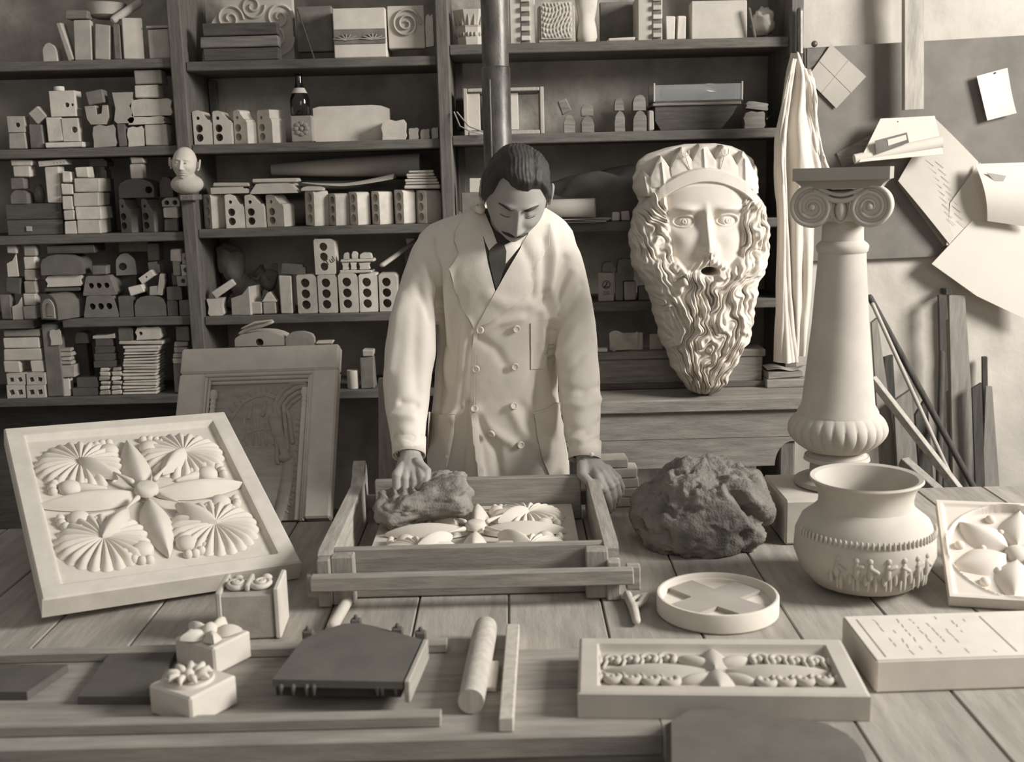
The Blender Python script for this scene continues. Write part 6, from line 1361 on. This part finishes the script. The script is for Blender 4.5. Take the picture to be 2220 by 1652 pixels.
body=mk('body',gb.vf(),SKN,man,smooth=180,fix=False)
# hair --------------------------------------------------------------
NH,MH=260,180; hvv,hff=head_vf(NH,MH); out=[]; keep=[]
for v in hvv:
    x,y,z=v; L=math.sqrt(x*x+y*y+z*z)
    # hairline: high at the front, down over the ears and the nape
    a=math.atan2(abs(x),-y); ln=np.interp(a,[0,.45,.75,.95,1.25,1.55,2.0,math.pi],[.078,.074,.062,.030,.000,-.026,-.055,-.065])
    ln+=(.020*math.exp(-((x+.046)/.013)**2)-.012*math.exp(-((x-.012)/.028)**2))*(y<0)+.006*nz((x*30,z*20,1),1.5,2); e=(z-ln)/.022; k=max(0,min(1,e)); k=k*k*(3-2*k); keep.append(e>-.12)
    part=math.exp(-((x-.026)/.0035)**2)*(y<.03)*(z>.04); 
    fl=.5+.5*math.sin(x*800+y*90*(1 if x<.026 else -1)+9*nz((x*9,y*9,z*9),1.5,2)+z*80)
    vol=.017+.006*math.exp(-((x+.02)/.04)**2)*max(0,min(1,(z-.03)/.05))
    off=(-.003+k*(vol+.0010*fl-.0035*part)+.006*nz((x*10,y*10,z*10),1.6,4)*k)
    out.append(tuple(Vector(v)*(1+off/L)))
hf=[f for f in hff if all(keep[i] for i in f)]
par={}
def fnd(a):
    while par.setdefault(a,a)!=a: par[a]=par[par[a]]; a=par[a]
    return a
for f in hf:
    for q in f[1:]: par[fnd(q)]=fnd(f[0])
cn={}
for f in hf: cn[fnd(f[0])]=cn.get(fnd(f[0]),0)+1
big_=max(cn,key=cn.get); hf=[f for f in hf if fnd(f[0])==big_]; us=sorted({i for f in hf for i in f}); mp={u:i for i,u in enumerate(us)}
mk('hair',([HM@Vector(out[i]) for i in us],[tuple(mp[i] for i in f) for f in hf]),HAI,man,smooth=180,fix=False)['label']='short dark hair parted on one side'
bvh_h=BVHTree.FromPolygons([Vector(v) for v in HV],HF)
def onface(x,z,off=.0): 
    h=bvh_h.ray_cast(Vector((x,-.3,z)),Vector((0,1,0))); p=h[0] if h[0] else Vector((x,-.09,z)); return p+Vector((0,-off,0))
for s in(-1,1):
    pts=[onface(s*(.014+.034*t),.0265+.006*math.sin(t*2.4),.0005) for t in [i/8 for i in range(9)]]
    mk('eyebrow',tube([HM@p for p in pts],[.0022,.0034,.004,.004,.0038,.0034,.003,.0024,.0014],8),HAI,man,smooth=80)
    pts=[onface(s*(.020+.022*t),.0025-.0018*math.sin(math.pi*t),.0006) for t in [i/6 for i in range(7)]]
    mk('eyelashes',tube([HM@p for p in pts],.0009,6),HAI,man,smooth=80)
    pts=[onface(s*(.001+.031*t),-.0515-.006*t*t,.0015) for t in [i/8 for i in range(9)]]
    mk('moustache',tube([HM@p for p in pts],[.0045,.0058,.006,.0056,.005,.0044,.0036,.0026,.0012],10),HAI,man,smooth=80)
# coat ---------------------------------------------------------------
g=G(); NR=64
def ringrow(py,xl,xr,Yc,hd,sq=.9):
    a=YP(xl,py,Yc);b=YP(xr,py,Yc); return ((a.x+b.x)/2,Yc,(a.z+b.z)/2,(b.x-a.x)/2,hd,sq)
rows=[ringrow(447,1035,1168,3.20,.06,1),ringrow(456,1008,1186,3.20,.08,1),ringrow(468,972,1206,3.20,.095),ringrow(484,932,1226,3.20,.105),ringrow(505,908,1242,3.195,.115),ringrow(540,904,1250,3.19,.128),ringrow(600,932,1238,3.195,.142),ringrow(680,945,1225,3.205,.145),ringrow(760,948,1205,3.22,.142),ringrow(850,940,1208,3.24,.142),ringrow(940,932,1222,3.26,.155),ringrow(1040,925,1235,3.28,.17),ringrow(1200,915,1245,3.30,.185),ringrow(1400,905,1255,3.32,.19)]
V=[]
for cx_,cy_,cz_,hw,hd,sq in rows:
    for i in range(NR):
        a=2*math.pi*i/NR; c=math.cos(a);s=math.sin(a); V.append((cx_+hw*math.copysign(abs(c)**sq,c),cy_+hd*math.copysign(abs(s)**sq,s),cz_))
Fs=[(k*NR+i,k*NR+(i+1)%NR,(k+1)*NR+(i+1)%NR,(k+1)*NR+i) for k in range(len(rows)-1) for i in range(NR)]+[tuple(range(NR)),tuple(range((len(rows)-1)*NR,len(rows)*NR))]
g.add((V,Fs))
def sleeve(rows,cup):
    P=[];R=[]
    for py,xl,xr,Y in rows: a=YP(xl,py,Y);b=YP(xr,py,Y); P.append((a+b)/2); R.append((b-a).length/2)
    # hollow cuff end
    V,Fs=tube(P,R,36,fl=.95,cap=True,round_=False); return V,Fs
g.add(sleeve([(512,915,985,3.18),(550,890,968,3.17),(600,872,955,3.15),(650,856,952,3.14),(700,840,950,3.12),(760,831,949,3.10),(830,828,938,3.06),(900,836,929,3.0),(950,845,925,2.955),(984,852,922,2.925)],1)); 
g.add(sleeve([(515,1165,1238,3.18),(560,1184,1262,3.17),(600,1196,1273,3.165),(650,1197,1284,3.16),(700,1197,1292,3.155),(760,1198,1299,3.145),(830,1208,1304,3.12),(900,1218,1305,3.09),(950,1227,1303,3.06),(988,1234,1301,3.035)],1)); 
V,Fs,N_=remesh(g.vf(),.0062,6,.6)
bv=BVHTree.FromPolygons([Vector(v) for v in V],Fs)
def hit(px,py): d=ray(px,py).normalized(); h=bv.ray_cast(CO,d); return h[0],h[1]
folds=[([(935,520),(950,580),(955,650)],.010,-.009),([(905,545),(925,600),(945,640)],.014,.006),([(880,560),(905,620),(935,690)],.012,-.005),([(938,868),(905,878),(870,872)],.010,-.006),([(932,895),(895,905),(850,900)],.012,.006),([(925,930),(890,948),(855,945)],.010,-.005),([(925,955),(880,968)],.008,.004),
([(955,640),(958,760),(948,880)],.014,-.012),([(985,560),(968,640),(975,740)],.014,.007),([(1000,640),(985,720),(990,820)],.014,-.006),([(1012,700),(1000,800),(985,900)],.016,.008),([(960,760),(975,850),(965,900)],.014,.006),
([(1045,720),(1080,700),(1130,690)],.012,.005),([(1040,735),(1075,760),(1100,800)],.014,-.005),([(1035,890),(1060,930),(1110,960)],.014,.006),([(1040,905),(1075,980),(1085,1040)],.014,-.007),([(1110,890),(1130,930),(1180,985)],.016,.007),([(1130,880),(1170,920),(1200,960)],.014,-.005),
([(1015,880),(1005,950),(995,1040)],.014,-.009),([(985,900),(975,960),(965,1040)],.012,.008),([(1022,890),(1030,960),(1045,1040)],.012,.008),
([(1170,690),(1165,780),(1170,870)],.018,-.007),([(1190,640),(1194,740),(1205,850)],.013,-.012),([(1175,520),(1182,590),(1178,660)],.014,-.007),([(1195,500),(1202,560),(1195,640)],.012,.007),([(1225,560),(1205,610),(1188,660)],.011,-.007),([(1245,590),(1222,640),(1195,690)],.012,.007),([(1262,620),(1235,670),(1200,720)],.012,-.006),([(1278,660),(1245,720),(1210,770)],.014,.006),
([(1285,740),(1255,780),(1225,810)],.012,-.004),([(1300,840),(1265,850),(1225,842)],.011,-.006),([(1300,865),(1262,880),(1225,872)],.012,.005),([(1300,915),(1270,935),(1235,930)],.010,-.005),([(1295,940),(1262,955),(1238,950)],.009,.005),
([(870,640),(855,720),(845,800)],.02,.006),([(905,640),(900,760),(905,840)],.02,-.005),([(1060,640),(1100,660),(1150,660)],.016,.004),([(1130,530),(1150,570),(1155,640)],.014,-.005),([(1000,500),(985,560),(985,600)],.012,-.004)]
VA=np.array(V); D=np.zeros(len(VA))
for pl,w_,h_ in folds:
    pp=[hit(*q)[0] for q in pl]; pp=[p for p in pp if p]; 
    best=np.full(len(VA),9.)
    for a_,b_ in zip(pp[:-1],pp[1:]):
        a=np.array(a_);b=np.array(b_)-a; t=np.clip(((VA-a)@b)/(b@b),0,1); best=np.minimum(best,np.linalg.norm(VA-a-t[:,None]*b,axis=1))
    D+=1.45*h_*np.exp(-(best/w_)**2)
VA=VA+N_*D[:,None]; 
VA=VA+N_*np.array([[.0035*nz((p[0]*6,p[1]*6,p[2]*4),1.5,3)] for p in VA])
V=VA.tolist()
# keep the cuffs as openings: drop the end caps
c1=P3(887,986,2.925);c2=P3(1268,990,3.035)
def capf(f): 
    c=VA[list(f)].mean(0); n_=np.cross(VA[f[1]]-VA[f[0]],VA[f[2]]-VA[f[0]]); n_/=np.linalg.norm(n_)+1e-12
    for cc in(c1,c2):
        if np.linalg.norm(c-np.array(cc))<.034 and abs(n_[2])>.6: return True
    return False
Fs=[f for f in Fs if not capf(f)]
coat=mk('coat',(V,Fs),CLO,man,smooth=180,fix=False); coat['label']='long white double-breasted work coat'
bv=BVHTree.FromPolygons([Vector(v) for v in V],Fs)
from mathutils.geometry import delaunay_2d_cdt
def overlay(name,poly,off,th_,mat,parent=man,step=7,bulge=0.):
    n=len(poly); pts=[Vector(p) for p in poly]; ed=[(i,(i+1)%n) for i in range(n)]
    # subdivide the outline
    P=[]; 
    for i in range(n):
        a=pts[i];b=pts[(i+1)%n]; k=max(1,int((b-a).length/step)); P+=[a+(b-a)*j/k for j in range(k)]
    nb=len(P); E=[(i,(i+1)%nb) for i in range(nb)]
    xs=[p.x for p in P];ys=[p.y for p in P]
    def inside(x,y):
        c=False
        for i in range(nb):
            a=P[i];b=P[(i+1)%nb]
            if (a.y>y)!=(b.y>y) and x<(b.x-a.x)*(y-a.y)/(b.y-a.y)+a.x: c=not c
        return c
    y=min(ys)+step*.6
    Q=list(P)
    while y<max(ys):
        x=min(xs)+step*.6
        while x<max(xs):
            if inside(x,y) and min((Vector((x,y))-p).length for p in P)>step*.45: Q.append(Vector((x,y)))
            x+=step
        y+=step
    vo,eo,fo,_,_,_=delaunay_2d_cdt(Q,E,[list(range(nb))],1,1e-4)
    top=[];bot=[]; last=None
    for q in vo:
        h,nn=hit(q.x,q.y)
        if h is None: h,nn=(last if last else (YP(q.x,q.y,3.05),Vector((0,-1,0))))
        last=(h,nn); 
        if nn.dot(Vector((0,-1,0)))<0: nn=-nn
        dn=(nn+Vector((0,-1,0))).normalized(); top.append(h+dn*(off+th_)); bot.append(h+dn*off)
    N0=len(top); cnt={}
    for f in fo:
        for i in range(len(f)): e=(f[i],f[(i+1)%len(f)]); cnt[tuple(sorted(e))]=cnt.get(tuple(sorted(e)),0)+1
    Fs=[tuple(f) for f in fo]+[tuple(i+N0 for i in reversed(f)) for f in fo]
    for f in fo:
        for i in range(len(f)):
            a,b=f[i],f[(i+1)%len(f)]
            if cnt[tuple(sorted((a,b)))]==1: Fs.append((b,a,a+N0,b+N0))
    return mk(name,([tuple(p) for p in top+bot],Fs),mat,parent,smooth=50)
def ovline(name,pl,r,off,mat,parent=man,fl=.6):
    P=[]
    for a,b in zip(pl[:-1],pl[1:]):
        k=max(2,int(math.hypot(b[0]-a[0],b[1]-a[1])/8)); P+=[(a[0]+(b[0]-a[0])*j/k,a[1]+(b[1]-a[1])*j/k) for j in range(k)]
    P.append(pl[-1]); H=[hit(*p) for p in P]; H=[h for h in H if h[0]]
    return mk(name,tube([h[0]+Vector((0,-off,0)) for h in H],r,8,fl=fl),mat,parent,smooth=60)
overlay('waistcoat',[(1040,452),(1046,500),(1056,560),(1074,634),(1110,580),(1142,515),(1170,472),(1130,462),(1080,458)],.0015,.003,CLD)
overlay('shirt_collar',[(1040,456),(1044,500),(1052,525),(1061,545),(1078,528),(1068,500),(1052,465)],.006,.004,SHI,bulge=0)
overlay('shirt_collar',[(1094,532),(1118,520),(1146,500),(1138,520),(1118,545),(1096,572)],.006,.004,SHI)
overlay('necktie',[(1061,543),(1076,529),(1093,530),(1098,545),(1096,575),(1086,605),(1076,628),(1066,590),(1060,560)],.0055,.005,CLD)
overlay('lapel',[(1036,440),(1012,466),(988,502),(985,522),(997,548),(975,583),(984,620),(1005,668),(1029,714),(1052,672),(1074,632),(1058,570),(1047,510),(1041,470)],.004,.006,CLO,coat)['label']='left-hand notched lapel'
overlay('lapel',[(1168,468),(1146,505),(1112,565),(1074,632),(1031,712),(1060,700),(1108,664),(1150,632),(1158,616),(1148,596),(1166,566),(1192,534),(1193,492),(1182,474)],.006,.006,CLO,coat)['label']='right-hand lapel lying over the other front'
overlay('coat_front_edge',[(1027,712),(1036,712),(1031,800),(1029,885),(1040,960),(1050,1040),(1040,1040),(1028,960),(1021,885),(1022,800)],.0035,.0045,CLO,coat)
overlay('coat_pocket',[(930,892),(958,898),(985,896),(984,940),(972,1000),(962,1045),(932,1045),(928,960)],.003,.0045,CLO,coat); overlay('coat_pocket',[(1158,894),(1185,888),(1212,868),(1222,920),(1230,1000),(1232,1045),(1196,1045),(1178,1000),(1164,950)],.003,.0045,CLO,coat)
ovline('pocket_hem',[(930,893),(958,899),(986,896)],.004,.006,CLO,coat); ovline('pocket_hem',[(1158,895),(1186,888),(1212,868)],.004,.006,CLO,coat)
overlay('chest_pocket',[(1150,700),(1188,692),(1186,760),(1180,798),(1150,800)],.002,.0028,CLO,step=6)
for x,y in((1041,715),(1120,712),(1032,799),(1117,794),(1029,885),(1114,879),(1066,939),(1129,963)):
    h,nn=hit(x,y); q=(nn if nn.y<0 else -nn).to_track_quat('Z','Y'); g=G(); g.add(lathe([(0,.0015),(.006,.0015),(.0075,.004),(.0095,.004),(.0105,.002),(.0105,-.002)],20,False))
    o=mk('button',g.vf(),SHI,coat,loc=h+Vector((0,-.009,0)),smooth=40); o.rotation_mode='QUATERNION'; o.rotation_quaternion=q
# coat collar round the neck
pts=[P3(1036,456,3.11),P3(1030,448,3.17),P3(1050,436,3.24),P3(1100,430,3.27),P3(1145,434,3.26),P3(1176,452,3.20),P3(1172,470,3.12)]
V,Fs=tube(pts,[.012,.016,.018,.018,.018,.016,.010],12,fl=.5); mk('coat_collar',tube(pts,[.007,.013,.02,.022,.02,.014,.008],12,fl=1.1),CLO,coat,smooth=70)
pts=[P3(1042,452,3.09),P3(1038,440,3.16),P3(1062,425,3.22),P3(1100,422,3.25),P3(1140,428,3.22),P3(1160,446,3.17),P3(1150,480,3.10)]; mk('shirt_collar_band',tube(pts,.013,12,fl=1.2),SHI,man,smooth=70)
# cuffs
def cuff(name,x0,x1,y0,y1,Y0,Y1,mat):
    a=[P3(x0,y0,Y0),P3(x1,y0,Y0)];b=[P3(x0+1,y1,Y1),P3(x1-1,y1,Y1)]; c0=(a[0]+a[1])/2;c1=(b[0]+b[1])/2; r0=(a[1]-a[0]).length/2;r1=(b[1]-b[0]).length/2
    o=mk(name,tube([c0,c1],[r0,r1],36,fl=.95,cap=False,round_=False),mat,man,smooth=70); sd=o.modifiers.new('s','SOLIDIFY'); sd.thickness=.003; return o
cuff('cuff',849,924,950,988,2.955,2.922,CLO); cuff('cuff',1231,1304,958,996,3.056,3.03,CLO)
p=P3(1283,985,2.985); mk('cuff_button',ell(tuple(p),(.006,.004,.006),12,8),SHI,man,smooth=70)
o=mk('ring',tube([P3(1344,1070,2.985)+Vector((.011*math.cos(t),.011*math.sin(t)*.6,.004*math.sin(t))) for t in [i*math.pi/8 for i in range(17)]],.0014,6),M('gold',.6,.05,10,.2,0,rnd=0,metal=1),man,smooth=60)
# trousers and shoes, hidden behind the table
TRO=CLD
for s in(-1,1):
    mk('trouser_leg',tube([(-.02+s*.085,3.34,hipz-.02),(-.03+s*.10,3.32,.50),(-.03+s*.11,3.36,.07)],[.105,.085,.07],16,round_=False),TRO,man,smooth=60)
    mk('shoe',([(x-.03+s*.11,y+3.30,max(z,0)+.001) for x,y,z in ell((0,0,.04),(.045,.13,.05),20,12)[0]],ell((0,0,.04),(.045,.13,.05),20,12)[1]),GLZ,man,smooth=60)
# ================================================================= small bust on the shelf post
bu=thing('small_bust','small pale plaster bust of a big-eared boy on the shelf post','bust'); pB=YP(398,408,4.0); BS=YP(398,320,4.0).z-YP(398,395,4.0).z; k_=BS/.235
BM=Matrix.Translation((YP(397,356,4.0).x,4.02,YP(397,356,4.0).z))@Matrix.Rotation(.1,4,'Y')@Matrix.Scale(k_,4)
V,Fs=head_vf(120,90,False,1.); 
V=[(x*1.12,y,z) for x,y,z in V]
g=G(); g.add(([BM@Vector(v) for v in V],Fs)); 
for s in(-1,1): ev,ef=ear_vf(s); g.add(([BM@Vector((v[0]*1.15+s*.004,v[1]-.01,v[2]*1.2)) for v in ev],ef))
bh_=mk('bust_head',g.vf(),PL2,bu,smooth=180)
g=G(); c=YP(400,392,4.0); g.add(ell((c.x,4.025,c.z+.012),(.032,.032,.04),16,12)); g.add(ell((c.x,4.03,c.z-.012),(.058,.042,.036),20,12)); V,Fs,_=remesh(g.vf(),.004,3); mk('bust_chest',(V,Fs),PL2,bu,smooth=180,fix=False)
zl=min(v[2] for v in V); o=mk('bust_bracket',bx(.05,.11,.02,.003),SHZ,loc=(c.x+.01,4.03,zl-.0205)); tag(o,'small wooden bracket on the post under the bust','bracket')
for s in(-1,1): mk('bust_eye',ell(tuple(BM@Vector((s*.033,-.092,.010))),(.0035,.0025,.0025),10,8),PLG,bh_,smooth=60)
# ---- flat parts that should lie together: nothing is left at top level without a label
for o in list(COL.objects):
    if o.type in('MESH','EMPTY') and o.parent is None and 'label' not in o and o.get('kind')!='structure': print('UNLABELLED',o.name)
